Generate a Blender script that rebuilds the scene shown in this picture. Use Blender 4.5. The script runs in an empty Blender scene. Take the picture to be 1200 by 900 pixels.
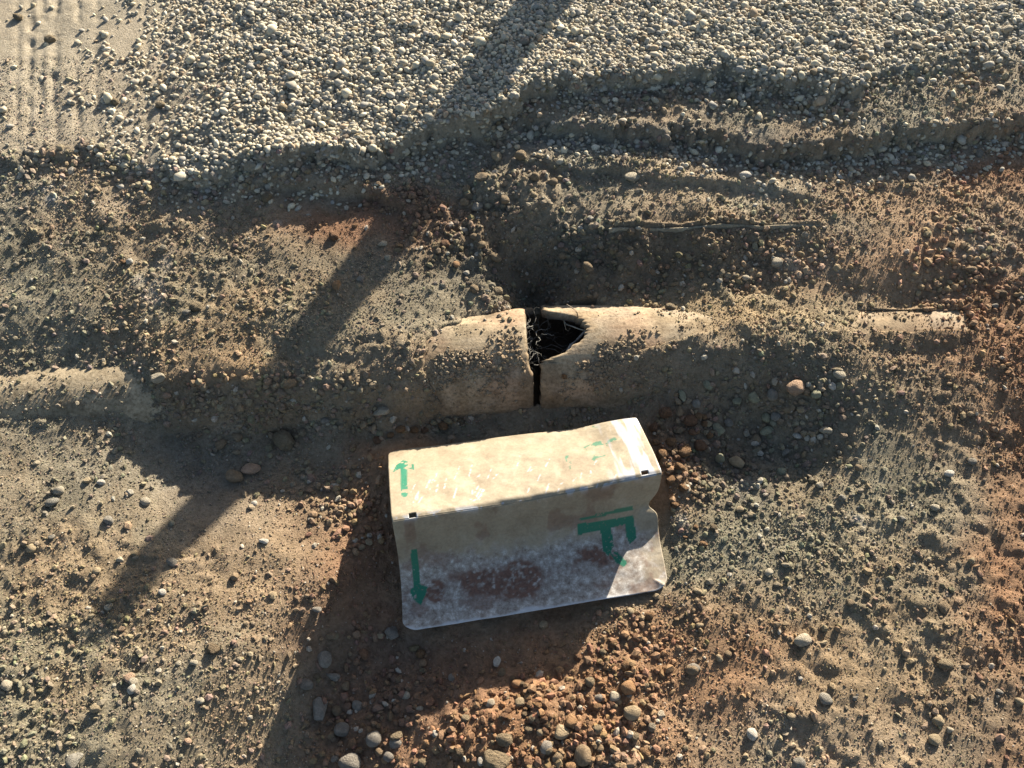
import bpy, math
import numpy as np
from mathutils import Vector, Matrix, Quaternion

# ------------------------------------------------------------------ camera, sky, sun, exposure
PITCH = math.radians(62.0)          # camera looks this far below the horizon
CAM_H = 1.6
F_PX = 901.0                        # focal length in pixels of the 1200 px wide photograph
SUN_AZ = math.radians(28.5)         # to the right of straight ahead (+Y)
SUN_EL = math.radians(19.0)

scene = bpy.context.scene
cam_data = bpy.data.cameras.new('camera')
cam = bpy.data.objects.new('camera', cam_data)
scene.collection.objects.link(cam)
cam.location = (0, 0, CAM_H)
cam.rotation_euler = (math.pi / 2 - PITCH, 0, 0)
cam_data.sensor_width = 36.0
cam_data.lens = F_PX / 1200 * 36.0
cam_data.clip_start = 0.02
cam_data.clip_end = 3000
scene.camera = cam

world = bpy.data.worlds.new('World')
scene.world = world
world.use_nodes = True
wn, wl = world.node_tree.nodes, world.node_tree.links
wn.clear()
sky = wn.new('ShaderNodeTexSky')
sky.sky_type = 'NISHITA'
sky.sun_disc = False
sky.sun_elevation = SUN_EL
sky.sun_rotation = SUN_AZ
sky.air_density = 1.0
sky.dust_density = 1.5
bg = wn.new('ShaderNodeBackground')
bg.inputs['Strength'].default_value = 0.056
wo = wn.new('ShaderNodeOutputWorld')
wl.new(sky.outputs[0], bg.inputs[0])
wl.new(bg.outputs[0], wo.inputs[0])

sun_data = bpy.data.lights.new('sun', 'SUN')
sun_data.energy = 5.0
sun_data.angle = math.radians(0.53)
sun_data.color = (1.0, 0.91, 0.76)
sun = bpy.data.objects.new('sun', sun_data)
scene.collection.objects.link(sun)
SUN_DIR = Vector((math.cos(SUN_EL) * math.sin(SUN_AZ), math.cos(SUN_EL) * math.cos(SUN_AZ), math.sin(SUN_EL)))
sun.rotation_euler = (-SUN_DIR).to_track_quat('-Z', 'Y').to_euler()
sun.location = (3, 6, 4)

vs = scene.view_settings
vs.view_transform = 'Standard'
vs.look = 'None'
vs.gamma = 1.0
vs.exposure = 1.68
vs.use_curve_mapping = False

# ------------------------------------------------------------------ helpers
rng = np.random.default_rng(7)
CP, SP = math.cos(PITCH), math.sin(PITCH)

def at(u, v, z=0.0):
    """ground position seen at photo pixel (u, v) on the level z"""
    u = np.asarray(u, float); v = np.asarray(v, float); z = np.asarray(z, float)
    dx = u - 600.0
    dy = F_PX * CP + (450.0 - v) * SP
    dz = -F_PX * SP + (450.0 - v) * CP
    t = (z - CAM_H) / dz
    return dx * t, dy * t, z + 0 * t

def proj(x, y, z):
    dep = y * CP - (z - CAM_H) * SP
    up = y * SP + (z - CAM_H) * CP
    return 600 + F_PX * x / dep, 450 - F_PX * up / dep, dep

def sstep(a, b, t):
    t = np.clip((t - a) / (b - a), 0, 1)
    return t * t * (3 - 2 * t)

def vnoise(x, y, freq, seed):
    """smooth value noise, -1..1"""
    x = np.asarray(x) * freq + seed * 17.31
    y = np.asarray(y) * freq + seed * 9.77
    xi = np.floor(x).astype(np.int64); yi = np.floor(y).astype(np.int64)
    fx = x - xi; fy = y - yi
    fx = fx * fx * fx * (fx * (fx * 6 - 15) + 10); fy = fy * fy * fy * (fy * (fy * 6 - 15) + 10)
    def h(i, j):
        n = (i * 374761393 + j * 668265263 + seed * 1442695041) & 0xffffffff
        n = ((n ^ (n >> 13)) * 1274126177) & 0xffffffff
        n = ((n ^ (n >> 16)) * 2246822519) & 0xffffffff
        return ((n ^ (n >> 15)) & 0xffff) / 32767.5 - 1
    a = h(xi, yi); b = h(xi + 1, yi); c = h(xi, yi + 1); d = h(xi + 1, yi + 1)
    return (a * (1 - fx) + b * fx) * (1 - fy) + (c * (1 - fx) + d * fx) * fy

def fbm(x, y, freq, seed, octv=4, gain=0.5):
    s = 0; a = 1; t = 0
    for k in range(octv):
        s = s + a * vnoise(x, y, freq * 2.03 ** k, seed + k * 3); t += a; a *= gain
    return s / t

def mesh_np(name, verts, faces, smooth=True):
    """fast mesh from numpy; faces is (n, 3) or (n, 4)"""
    me = bpy.data.meshes.new(name)
    n, k = faces.shape
    me.vertices.add(len(verts)); me.loops.add(n * k); me.polygons.add(n)
    me.vertices.foreach_set('co', np.ascontiguousarray(verts, np.float32).ravel())
    me.loops.foreach_set('vertex_index', np.ascontiguousarray(faces, np.int32).ravel())
    me.polygons.foreach_set('loop_start', np.arange(0, n * k, k, dtype=np.int32))
    me.polygons.foreach_set('use_smooth', np.full(n, smooth, dtype=bool))
    me.update(calc_edges=True)
    return me

def add_col(me, name, rgb):
    a = me.attributes.new(name, 'FLOAT_COLOR', 'POINT')
    c = np.ones((len(me.vertices), 4), np.float32)
    c[:, :rgb.shape[1]] = rgb
    a.data.foreach_set('color', c.ravel())

def link(name, me, parent=None, **props):
    o = bpy.data.objects.new(name, me)
    scene.collection.objects.link(o)
    if parent is not None:
        o.parent = parent
    for k, v in props.items():
        if v is not None:
            o[k] = v
    return o

def icosphere(sub):
    p = (1 + 5 ** .5) / 2
    v = [(-1, p, 0), (1, p, 0), (-1, -p, 0), (1, -p, 0), (0, -1, p), (0, 1, p), (0, -1, -p), (0, 1, -p), (p, 0, -1), (p, 0, 1), (-p, 0, -1), (-p, 0, 1)]
    f = [(0, 11, 5), (0, 5, 1), (0, 1, 7), (0, 7, 10), (0, 10, 11), (1, 5, 9), (5, 11, 4), (11, 10, 2), (10, 7, 6), (7, 1, 8),
         (3, 9, 4), (3, 4, 2), (3, 2, 6), (3, 6, 8), (3, 8, 9), (4, 9, 5), (2, 4, 11), (6, 2, 10), (8, 6, 7), (9, 8, 1)]
    v = [np.array(q, float) / np.linalg.norm(q) for q in v]
    for _ in range(sub):
        mid = {}; nf = []
        def m(a, b):
            k = (min(a, b), max(a, b))
            if k not in mid:
                q = v[a] + v[b]; v.append(q / np.linalg.norm(q)); mid[k] = len(v) - 1
            return mid[k]
        for a, b, c in f:
            ab, bc, ca = m(a, b), m(b, c), m(c, a)
            nf += [(a, ab, ca), (b, bc, ab), (c, ca, bc), (ab, bc, ca)]
        f = nf
    return np.array(v), np.array(f, np.int32)

def rock(sub, seed, angular=0.0, rough=0.0):
    """unit stone: rounded, optionally cut by flat facets and roughened"""
    r = np.random.default_rng(seed)
    v, f = icosphere(sub)
    rad = np.ones(len(v))
    for k in range(5):                      # broad lobes
        d = r.normal(size=3); d /= np.linalg.norm(d)
        rad += (0.13 + .07 * (sub > 1)) * r.uniform(-1, 1) * np.sin(2.2 * (v @ d) + r.uniform(0, 6))
    v = v * rad[:, None]
    if angular:
        for k in range(7):
            d = r.normal(size=3); d /= np.linalg.norm(d)
            lim = r.uniform(.55, .85)
            s = v @ d
            v = v - np.outer(np.maximum(s - lim, 0) * angular, d)
    if rough:
        n = fbm(v[:, 0] * 1.3 + v[:, 2] * 2.1, v[:, 1] * 1.7 - v[:, 2] * 1.1, 2.2, seed % 50 + 3, 3)
        v = v * (1 + rough * n)[:, None]
        v = v * (1 + rough * .6 * r.uniform(-1, 1, len(v)))[:, None]
    v = v / np.abs(v).max(0)
    return v, f

def rot_mats(n, r, tilt=0.5):
    """random rotations: any heading, limited tilt"""
    a = r.uniform(0, 2 * np.pi, n); b = r.normal(0, tilt, n); c = r.normal(0, tilt, n)
    def R(ax, t):
        m = np.zeros((n, 3, 3)); i, j = [(1, 2), (0, 2), (0, 1)][ax]
        m[:, ax, ax] = 1; m[:, i, i] = np.cos(t); m[:, j, j] = np.cos(t); m[:, i, j] = -np.sin(t); m[:, j, i] = np.sin(t)
        return m
    return R(2, a) @ R(0, b) @ R(1, c)

def scatter_mesh(name, pos, scl, col, templates, r, tilt=.5, smooth=True):
    """many stones joined in one mesh"""
    n = len(pos); which = r.integers(0, len(templates), n)
    M = rot_mats(n, r, tilt)
    V = []; Fc = []; Cc = []; off = 0
    for k, (tv, tf) in enumerate(templates):
        idx = np.where(which == k)[0]
        if not len(idx):
            continue
        loc = tv[None] * scl[idx][:, None, :]
        w = np.einsum('nij,nvj->nvi', M[idx], loc) + pos[idx][:, None, :]
        V.append(w.reshape(-1, 3))
        Fc.append((tf[None] + (np.arange(len(idx)) * len(tv))[:, None, None] + off).reshape(-1, 3))
        Cc.append(np.repeat(col[idx], len(tv), 0))
        off += len(idx) * len(tv)
    me = mesh_np(name, np.concatenate(V), np.concatenate(Fc), smooth)
    add_col(me, 'tint', np.concatenate(Cc))
    return me

# ------------------------------------------------------------------ materials
def new_mat(name):
    m = bpy.data.materials.new(name); m.use_nodes = True
    nt = m.node_tree
    return m, nt, nt.nodes['Principled BSDF'], nt.nodes, nt.links

def nd(nodes, typ, **kw):
    n = nodes.new(typ)
    for k, v in kw.items():
        setattr(n, k, v)
    return n

def noise(nodes, links, scale, detail=4, rough=.6, vec=None):
    n = nodes.new('ShaderNodeTexNoise')
    n.inputs['Scale'].default_value = scale; n.inputs['Detail'].default_value = detail; n.inputs['Roughness'].default_value = rough
    if vec is not None:
        links.new(vec, n.inputs['Vector'])
    return n

def ramp(nodes, links, src, stops):
    r = nodes.new('ShaderNodeValToRGB')
    e = r.color_ramp.elements
    while len(e) < len(stops):
        e.new(.5)
    for el, (p, c) in zip(e, stops):
        el.position = p; el.color = (*c, 1) if len(c) == 3 else c
    links.new(src, r.inputs[0])
    return r

def mix(nodes, links, fac, a, b, blend='MIX'):
    m = nodes.new('ShaderNodeMix'); m.data_type = 'RGBA'; m.blend_type = blend
    for sock, val in ((m.inputs['Factor'], fac), (m.inputs['A'], a), (m.inputs['B'], b)):
        if hasattr(val, 'is_linked'):
            links.new(val, sock)
        elif isinstance(val, (int, float)):
            sock.default_value = val
        else:
            sock.default_value = (*val, 1)
    return m.outputs['Result']

def earth_material(name, lo, hi, scale, bump, spec=.15):
    """vertex colour times grain"""
    m, nt, b, N, L = new_mat(name)
    at_ = nd(N, 'ShaderNodeAttribute', attribute_name='tint')
    tc = N.new('ShaderNodeTexCoord')
    n1 = noise(N, L, scale, 6, .7, tc.outputs['Object'])
    r1 = ramp(N, L, n1.outputs['Fac'], [(.28, (lo,) * 3), (.72, (hi,) * 3)])
    n2 = noise(N, L, scale * 6, 3, .6, tc.outputs['Object'])
    r2 = ramp(N, L, n2.outputs['Fac'], [(.3, (.8, .78, .74)), (.7, (1.18, 1.18, 1.2))])
    c = mix(N, L, 1.0, at_.outputs['Color'], r1.outputs[0], 'MULTIPLY')
    c = mix(N, L, 1.0, c, r2.outputs[0], 'MULTIPLY')
    L.new(c, b.inputs['Base Color'])
    b.inputs['Roughness'].default_value = .95
    b.inputs['Specular IOR Level'].default_value = spec
    bp = N.new('ShaderNodeBump'); bp.inputs['Strength'].default_value = bump[0]; bp.inputs['Distance'].default_value = bump[1]
    n3 = noise(N, L, bump[2], 5, .7, tc.outputs['Object'])
    L.new(n3.outputs['Fac'], bp.inputs['Height'])
    L.new(bp.outputs[0], b.inputs['Normal'])
    return m

MAT_SOIL = earth_material('soil', .78, 1.22, 22, (.9, .006, 230))
MAT_CRUMB = earth_material('soil_crumbs', .8, 1.2, 60, (.6, .003, 420))
MAT_GRAVEL = earth_material('river_gravel', .82, 1.15, 70, (.25, .002, 500), .3)

# ------------------------------------------------------------------ the pipes' lines
R_PIPE, T_PIPE = 0.15, 0.022
PIPE_Z = -0.145
JX = 0.062                                     # x of the open joint
RIGHT_A, RIGHT_B = np.array([JX, .988]), np.array([1.62, 1.010])
LEFT_A, LEFT_B = np.array([JX - .012, .985]), np.array([-1.75, .797])
def axis_y(x):
    return np.where(x > JX, RIGHT_A[1] + (x - JX) / (RIGHT_B[0] - JX) * (RIGHT_B[1] - RIGHT_A[1]),
                    LEFT_A[1] + (x - LEFT_A[0]) / (LEFT_B[0] - LEFT_A[0]) * (LEFT_B[1] - LEFT_A[1]))
def axis_z(x):
    return PIPE_Z + np.where(x < JX, .024 * (x - JX), -.004 * (x - JX))

# ------------------------------------------------------------------ terrain height
CTRL = []
def row(v, *uz):
    for u, z in uz:
        CTRL.append((u, v, z))
row(-120, (-400, .05), (100, .05), (600, .05), (1100, .05), (1600, .05))
row(60, (-300, .05), (100, .05), (600, .05), (1100, .05), (1500, .05))
row(150, (-250, .05), (100, .052), (350, .05), (600, .05), (850, .042), (1000, .034), (1100, .032), (1450, .032))
row(232, (-250, .04), (0, .042), (200, .045), (390, .012), (450, .012), (560, .035), (700, .040), (850, .040), (1000, .028), (1200, .028), (1450, .03))
row(262, (0, .035), (200, .035), (330, .03), (430, .012), (550, .018), (640, .025), (720, .044), (850, .046), (940, .034), (1000, .027), (1180, .028))
row(282, (0, .032), (200, .032), (430, .010), (560, .006), (640, -.004), (720, .026), (850, .028), (930, .024), (1000, .024), (1180, .026))
row(320, (-250, .02), (0, .02), (150, .022), (300, .022), (420, .01), (500, .004), (560, -.008), (622, -.06), (690, -.020), (780, -.012), (870, -.008), (940, .006), (1000, .014), (1070, .014), (1180, .020), (1450, .01))
row(352, (550, -.015), (585, -.03), (622, -.12), (660, -.07), (720, -.042), (800, -.022), (1000, -.008), (1075, -.018), (1150, .0))
row(385, (-250, .0), (0, .0), (120, .0), (250, .014), (370, .016), (460, .014), (505, .002), (545, -.03), (600, -.06), (720, -.04), (790, -.012), (850, .006), (930, .008), (1010, .0), (1075, -.016), (1140, .002), (1200, .012), (1450, .0))
row(425, (-250, -.03), (-50, -.028), (60, -.026), (140, -.02), (200, .008), (300, .004), (420, .002), (490, -.012), (550, -.08), (680, -.08), (755, -.02), (830, -.005), (950, .0), (1060, -.006), (1190, .0))
row(455, (60, -.04), (200, -.012), (300, -.012), (420, -.012), (490, -.03), (730, -.085), (800, -.05), (890, -.045), (960, -.02), (1060, -.012), (1190, -.008))
row(490, (-250, -.045), (0, -.045), (90, -.045), (160, -.055), (210, -.075), (320, -.095), (430, -.085), (500, -.105), (570, -.118), (630, -.118), (700, -.118), (780, -.085), (870, -.095), (950, -.055), (1050, -.03), (1190, -.025), (1450, -.03))
row(530, (60, -.055), (150, -.07), (230, -.1), (330, -.115), (410, -.11), (460, -.095), (500, -.12), (560, -.135), (620, -.14), (700, -.14), (785, -.085), (830, -.105), (880, -.115), (940, -.09), (1050, -.045), (1190, -.035))
row(575, (-250, -.05), (0, -.045), (100, -.05), (170, -.075), (250, -.105), (340, -.11), (420, -.115), (560, -.14), (700, -.14), (800, -.09), (900, -.09), (990, -.06), (1100, -.045), (1450, -.03))
row(630, (0, -.045), (120, -.05), (220, -.07), (320, -.075), (400, -.11), (440, -.125), (600, -.145), (720, -.145), (800, -.1), (900, -.078), (1000, -.06), (1180, -.04))
row(700, (-250, -.045), (0, -.045), (150, -.05), (300, -.06), (370, -.085), (420, -.13), (480, -.14), (600, -.14), (720, -.125), (800, -.09), (920, -.072), (1050, -.055), (1200, -.04), (1450, -.03))
row(775, (0, -.045), (200, -.05), (300, -.075), (350, -.13), (420, -.17), (500, -.165), (600, -.145), (660, -.13), (720, -.1), (780, -.09), (900, -.07), (1100, -.05))
row(835, (100, -.045), (260, -.075), (330, -.16), (420, -.18), (490, -.155), (560, -.115), (640, -.092), (730, -.085), (800, -.09), (1000, -.06), (1180, -.05))
row(895, (-250, -.04), (0, -.045), (180, -.055), (250, -.12), (320, -.185), (400, -.18), (480, -.15), (560, -.105), (640, -.085), (720, -.078), (800, -.085), (950, -.062), (1150, -.05), (1450, -.04))
row(1000, (-100, -.05), (200, -.15), (350, -.18), (550, -.12), (800, -.08), (1200, -.05))
CTRL = np.array(CTRL)
cx, cy, cz = at(CTRL[:, 0], CTRL[:, 1], CTRL[:, 2])

def tps_fit(x, y, z, lam=2e-4):
    n = len(x)
    d2 = (x[:, None] - x) ** 2 + (y[:, None] - y) ** 2
    K = .5 * d2 * np.log(d2 + 1e-12) + lam * np.eye(n)
    P = np.stack([np.ones(n), x, y], 1)
    A = np.block([[K, P], [P.T, np.zeros((3, 3))]])
    return np.linalg.solve(A, np.concatenate([z, np.zeros(3)]))
W = tps_fit(cx, cy, cz)
def tps(x, y):
    out = np.full(x.shape, W[-3]) + W[-2] * x + W[-1] * y
    for i in range(len(cx)):
        d2 = (x - cx[i]) ** 2 + (y - cy[i]) ** 2
        out = out + W[i] * .5 * d2 * np.log(d2 + 1e-12)
    return out

def ledge(pts, z):
    p = np.array(pts, float); X, Y, _ = at(p[:, 0], p[:, 1], z)
    o = np.argsort(X); return X[o], Y[o]
L1 = ledge([(-200, 165), (0, 160), (90, 148), (150, 178), (200, 190), (300, 178), (420, 158), (520, 132), (600, 118), (640, 92), (760, 84), (850, 78), (885, 93), (1010, 99), (1040, 72), (1200, 60), (1500, 60)], .13)
L2 = ledge([(480, 152), (560, 145), (640, 138), (760, 143), (850, 152), (900, 168), (950, 162), (1050, 150), (1150, 142), (1200, 130), (1500, 115)], .10)
L3 = ledge([(270, 235), (320, 214), (420, 215), (470, 235), (520, 245)], .05)
L4 = ledge([(600, 190), (650, 196), (750, 206), (870, 214), (930, 222), (1000, 232)], .055)
L5 = ledge([(690, 268), (715, 266.5), (890, 263.5), (965, 262)], .035)
D1x = at(np.array([-100, 100, 170, 300, 520, 600, 650, 900, 1015, 1060, 1300]), 120., .1)[0]
D1z = np.array([.018, .016, .012, .044, .062, .062, .042, .042, .036, .010, .005])
D2x = at(np.array([470, 560, 650, 850, 1000, 1200]), 150., .1)[0]
D2z = np.array([0, .010, .042, .046, .050, .055])
D3x = at(np.array([260, 320, 420, 470, 530]), 215., .05)[0]
D3z = np.array([0, .035, .04, .02, 0])
D4x = at(np.array([590, 640, 750, 900, 1000]), 205., .05)[0]
D4z = np.array([0, .016, .017, .013, 0])
D5x = at(np.array([690, 716, 960, 970]), 264., .03)[0]
D5z = np.array([0, .007, .007, 0])

def wob(x, y, a=1.0):
    return a * (.018 * vnoise(x, y, 7, 41) + .018 * vnoise(x, y, 22, 42) + .013 * vnoise(x, y, 55, 43) + .007 * vnoise(x, y, 120, 48))

def base_height(x, y):
    xc = np.clip(x, -1.75, 1.75); yc = np.clip(y, -.12, 2.4)
    z = np.clip(tps(xc, yc), -.23, .08)
    w = wob(x, y)
    z = z + np.interp(x, D1x, D1z) * sstep(-.026, .008, y - np.interp(x, *L1) + w)
    z = z + np.interp(x, D2x, D2z) * sstep(-.028, .008, y - np.interp(x, *L2) + w)
    z = z + np.interp(x, D3x, D3z) * (sstep(-.02, .01, y - np.interp(x, *L3) + .5 * w)) * (1 - sstep(.03, .2, y - np.interp(x, *L3)))
    d4 = y - np.interp(x, *L4) + .5 * w
    z = z + np.interp(x, D4x, D4z) * sstep(-.015, .008, d4) * (1 - .8 * sstep(.02, .10, d4))
    d5 = y - np.interp(x, *L5)
    z = z + np.interp(x, D5x, D5z) * sstep(-.004, .003, d5) * (1 - sstep(.004, .014, d5))
    # earth heaped over the shells, and the places where they lie bare
    pu, pv, _ = proj(x, y, -.01)
    pu = pu + 14 * vnoise(x, y, 14, 44) + 8 * vnoise(x, y, 45, 45)
    d = y - axis_y(x)
    top = np.where(np.abs(d) < R_PIPE, axis_z(x) + np.sqrt(np.maximum(R_PIPE ** 2 - d * d, 0)), -9.)
    ub_l = np.interp(pv, [350, 375, 395, 420, 450, 500], [572, 550, 522, 506, 506, 512])
    ub_r = np.interp(pv, [350, 385, 400, 412, 430, 500], [880, 850, 790, 740, 712, 705])
    cov = np.maximum(sstep(90, 215, pu + .7 * (pv - 450)) * (1 - sstep(-14, 10, pu - ub_l)), sstep(-12, 16, pu - ub_r))
    cov = np.maximum(cov, (1 - sstep(150, 200, pu)) * sstep(476, 488, pv))
    lift = top + (.010 - .008 * sstep(960, 1010, pu)) * cov + .007 * vnoise(x, y, 22, 46) - .03 * (1 - cov)
    z = np.where((cov > .02) & (np.abs(d) < .93 * R_PIPE), np.maximum(z, lift), z)
    bare = sstep(1012, 1022, pu) * (1 - sstep(1122, 1134, pu)) * sstep(362, 367, pv) * (1 - sstep(389, 394, pv))
    z = np.where(bare > .3, np.minimum(z, top - .022), z)
    return z

def gravel_amount(x, y):
    """0..1, how much of the ground is the pebble bed"""
    u, v, _ = proj(x, y, .12)
    d = y - np.interp(x, *L1) + wob(x, y)
    g = sstep(-.055, .0, d) + .30 * sstep(-.16, -.06, d) * (1 - sstep(-.055, 0, d))
    left = sstep(60, 370, u + 60 * vnoise(x, y, 3.5, 61) + 50 * vnoise(x, y, 12, 63) + .12 * (200 - v)) * .985 + .015
    right = 1 - .72 * sstep(960, 1080, u + 50 * vnoise(x, y, 4, 62)) * sstep(25, 75, v)
    d2 = y - np.interp(x, *L2) + wob(x, y)
    face = .5 * np.exp(-((d2 + .05) / .05) ** 2) * np.clip(np.interp(x, D2x, D2z) / .04, 0, 1)
    return np.maximum(g * left * right, face)

def path_amount(x, y):
    """the smooth track-marked dirt beside the gravel"""
    u, v, _ = proj(x, y, .12)
    return (1 - sstep(110, 300, u + 60 * vnoise(x, y, 3.5, 61) + 40 * vnoise(x, y, 12, 63))) * sstep(-.03, .03, y - np.interp(x, *L1))

def pipe_top(x, y):
    d = y - axis_y(x)
    return np.where(np.abs(d) < R_PIPE, axis_z(x) + np.sqrt(np.maximum(R_PIPE ** 2 - d * d, 0)), -9.), d

# ------------------------------------------------------------------ soil colour (soft patches over a base tone, some greyer and darker)
BASE = np.array([.242, .203, .148])
BLOBS = [  # u, v, su, sv, colour, strength
    (90, 70, 170, 90, (.33, .28, .205), 1), (1120, 120, 110, 70, (.31, .265, .19), .9), (140, 300, 200, 90, (.245, .212, .150), .8),
    (330, 205, 150, 22, (.21, .195, .165), .7), (750, 185, 170, 14, (.20, .19, .165), .8), (760, 120, 110, 14, (.22, .21, .18), .7),
    (395, 270, 55, 18, (.30, .155, .085), .8), (470, 258, 60, 22, (.20, .105, .065), .8), (370, 350, 55, 26, (.34, .215, .12), .55),
    (280, 432, 45, 16, (.34, .23, .125), .55), (1040, 320, 130, 50, (.34, .225, .140), .85), (1140, 225, 80, 26, (.37, .215, .115), .85),
    (1120, 195, 80, 14, (.20, .11, .07), .8), (1210, 560, 55, 330, (.29, .150, .078), .85), (1130, 470, 60, 90, (.27, .165, .095), .6),
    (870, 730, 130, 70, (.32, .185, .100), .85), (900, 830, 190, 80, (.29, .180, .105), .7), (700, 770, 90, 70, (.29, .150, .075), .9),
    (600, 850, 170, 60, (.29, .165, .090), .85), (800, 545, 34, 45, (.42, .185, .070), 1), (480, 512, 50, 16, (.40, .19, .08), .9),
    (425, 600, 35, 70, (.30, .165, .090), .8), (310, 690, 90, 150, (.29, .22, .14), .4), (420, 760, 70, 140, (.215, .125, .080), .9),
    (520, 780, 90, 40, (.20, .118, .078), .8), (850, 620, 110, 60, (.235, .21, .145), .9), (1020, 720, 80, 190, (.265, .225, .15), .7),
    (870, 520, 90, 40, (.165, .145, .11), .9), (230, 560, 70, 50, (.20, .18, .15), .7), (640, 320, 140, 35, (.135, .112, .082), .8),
    (560, 400, 60, 40, (.30, .23, .15), .6), (840, 375, 160, 25, (.31, .25, .15), .8), (60, 780, 100, 140, (.27, .225, .145), .6),
    (820, 240, 120, 20, (.33, .285, .205), .7), (1000, 270, 100, 25, (.29, .235, .16), .6), (280, 380, 110, 40, (.27, .22, .14), .6),
    (1000, 870, 90, 40, (.30, .26, .20), .5), (110, 225, 190, 45, (.30, .26, .195), .8), (1120, 260, 90, 40, (.36, .245, .155), .6),
    (85, 240, 10, 12, (.5, .49, .47), .9), (235, 228, 26, 10, (.42, .41, .39), .7), (190, 350, 14, 12, (.5, .49, .46), .7), (178, 265, 20, 10, (.45, .43, .4), .6),
    (215, 310, 26, 10, (.42, .41, .38), .6), (345, 268, 14, 9, (.5, .48, .44), .7), (905, 835, 8, 12, (.5, .48, .44), .7), (1015, 610, 7, 12, (.5, .47, .42), .7),
    (895, 565, 16, 10, (.46, .44, .4), .6), (820, 590, 8, 12, (.5, .48, .46), .7), (940, 325, 14, 9, (.46, .42, .36), .6), (1110, 300, 14, 9, (.46, .4, .33), .6),
]
def soil_colour(x, y):
    u, v, _ = proj(x, y, -.03 + .07 * sstep(1.0, 1.8, y))
    u = u + 22 * vnoise(x, y, 6, 81) + 14 * vnoise(x, y, 17, 82)
    v = v + 16 * vnoise(x, y, 6, 83) + 10 * vnoise(x, y, 17, 84)
    c = np.tile(BASE, (len(x), 1))
    lime = fbm(x, y, 30, 88, 4)
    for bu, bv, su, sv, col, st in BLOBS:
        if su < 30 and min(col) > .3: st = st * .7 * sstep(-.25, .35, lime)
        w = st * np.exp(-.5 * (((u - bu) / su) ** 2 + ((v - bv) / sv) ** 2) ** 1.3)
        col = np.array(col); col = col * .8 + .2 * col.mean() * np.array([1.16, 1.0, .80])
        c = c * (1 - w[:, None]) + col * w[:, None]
    # streaks of redder and greyer earth
    n = fbm(x, y, 4.5, 91, 4)
    red = np.array([1.07, .98, .90]); grey = np.array([.96, 1.0, 1.0])
    t = sstep(-.35, .35, n)[:, None]
    c = c * (grey * (1 - t) + red * t)
    c = c * (1 + .20 * fbm(x, y, 14, 95, 4))[:, None]
    c = c * .90
    p = path_amount(x, y)[:, None] * .85
    c = c * (1 - p) + np.array([.33, .285, .215]) * (1 + .12 * fbm(x, y, 10, 97, 3))[:, None] * p
    return c

# ------------------------------------------------------------------ ground mesh
def axis_pts(a, b, step, far, grow):
    core = np.arange(a, b + step * .5, step)
    out = []; s = step; p = b
    while p < far:
        s *= grow; p += s; out.append(p)
    pre = []; s = step; p = a
    while p > -far:
        s *= grow; p -= s; pre.append(p)
    return np.concatenate([pre[::-1], core, out])
GX = axis_pts(-1.62, 1.62, .0049, 160, 1.22)
GY = axis_pts(-.08, 2.26, .0049, 160, 1.22)
nx, ny = len(GX), len(GY)
XX, YY = np.meshgrid(GX, GY)
xx, yy = XX.ravel(), YY.ravel()
ZZ = base_height(xx, yy)
near = ((xx > -2.4) & (xx < 2.4) & (yy > -.8) & (yy < 3.2)).astype(float)
smooth_zone = path_amount(xx, yy)
pu, pv, _ = proj(xx, yy, 0.)
flat_band = np.maximum.reduce([np.exp(-.5 * (((pu - a) / b) ** 2 + ((pv - c) / d) ** 2) ** 2) for a, b, c, d in
                               ((330, 130, 212, 18), (760, 170, 188, 14), (780, 100, 118, 12), (240, 60, 565, 45), (830, 120, 240, 18), (80, 90, 452, 30), (1040, 90, 310, 50), (760, 90, 375, 18))])
rubble = np.maximum.reduce([np.exp(-.5 * (((pu - a) / b) ** 2 + ((pv - c) / d) ** 2) ** 2) for a, b, c, d in ((740, 190, 312, 34), (560, 70, 250, 50), (350, 150, 465, 24), (640, 120, 855, 50), (870, 100, 500, 60))])
amp = (1 - .72 * smooth_zone) * (1 - .6 * flat_band) * (1 + .9 * rubble)
lump = fbm(xx, yy, 11, 11, 3)
wx = xx + .012 * vnoise(xx, yy, 20, 15); wy = yy + .012 * vnoise(xx, yy, 20, 16)
crumble = fbm(wx, wy, 21, 12, 4, .66)
clod_n = np.maximum(fbm(wx, wy, 30, 18, 3, .6), 0) ** 1.3
patch = sstep(-.30, .30, fbm(xx, yy, 4.5, 17, 3))           # loose crumbs here, trodden smooth there
ZZ = ZZ + near * amp * (.008 * lump + (.35 + .75 * patch) * .0085 * crumble + patch * .010 * clod_n)
# tyre tread marks in the bare dirt, running away from the camera
tu, tv_, _ = proj(xx, yy, .1)
tread = np.zeros_like(xx)
for uu, wd, dp in ((28, .010, .012), (42, .008, .010), (57, .010, .012), (84, .008, .007), (108, .007, .006), (165, .007, .006), (186, .010, .006), (14, .007, .007)):
    tx, ty, _ = at(uu, 105., .1)
    tx2, ty2, _ = at(uu, 30., .1)
    xl = tx + (yy - ty) * float((tx2 - tx) / (ty2 - ty)) + .006 * vnoise(xx, yy, 6, 20)
    tread -= dp * .75 * np.exp(-.5 * ((xx - xl) / wd) ** 2) * (.55 + .45 * vnoise(xx * .4, yy, 24, 22 + uu % 5) + .25 * vnoise(xx, yy, 60, 27))
ZZ = ZZ + tread * smooth_zone * near * sstep(-.02, .06, yy - np.interp(xx, *L1))
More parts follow.
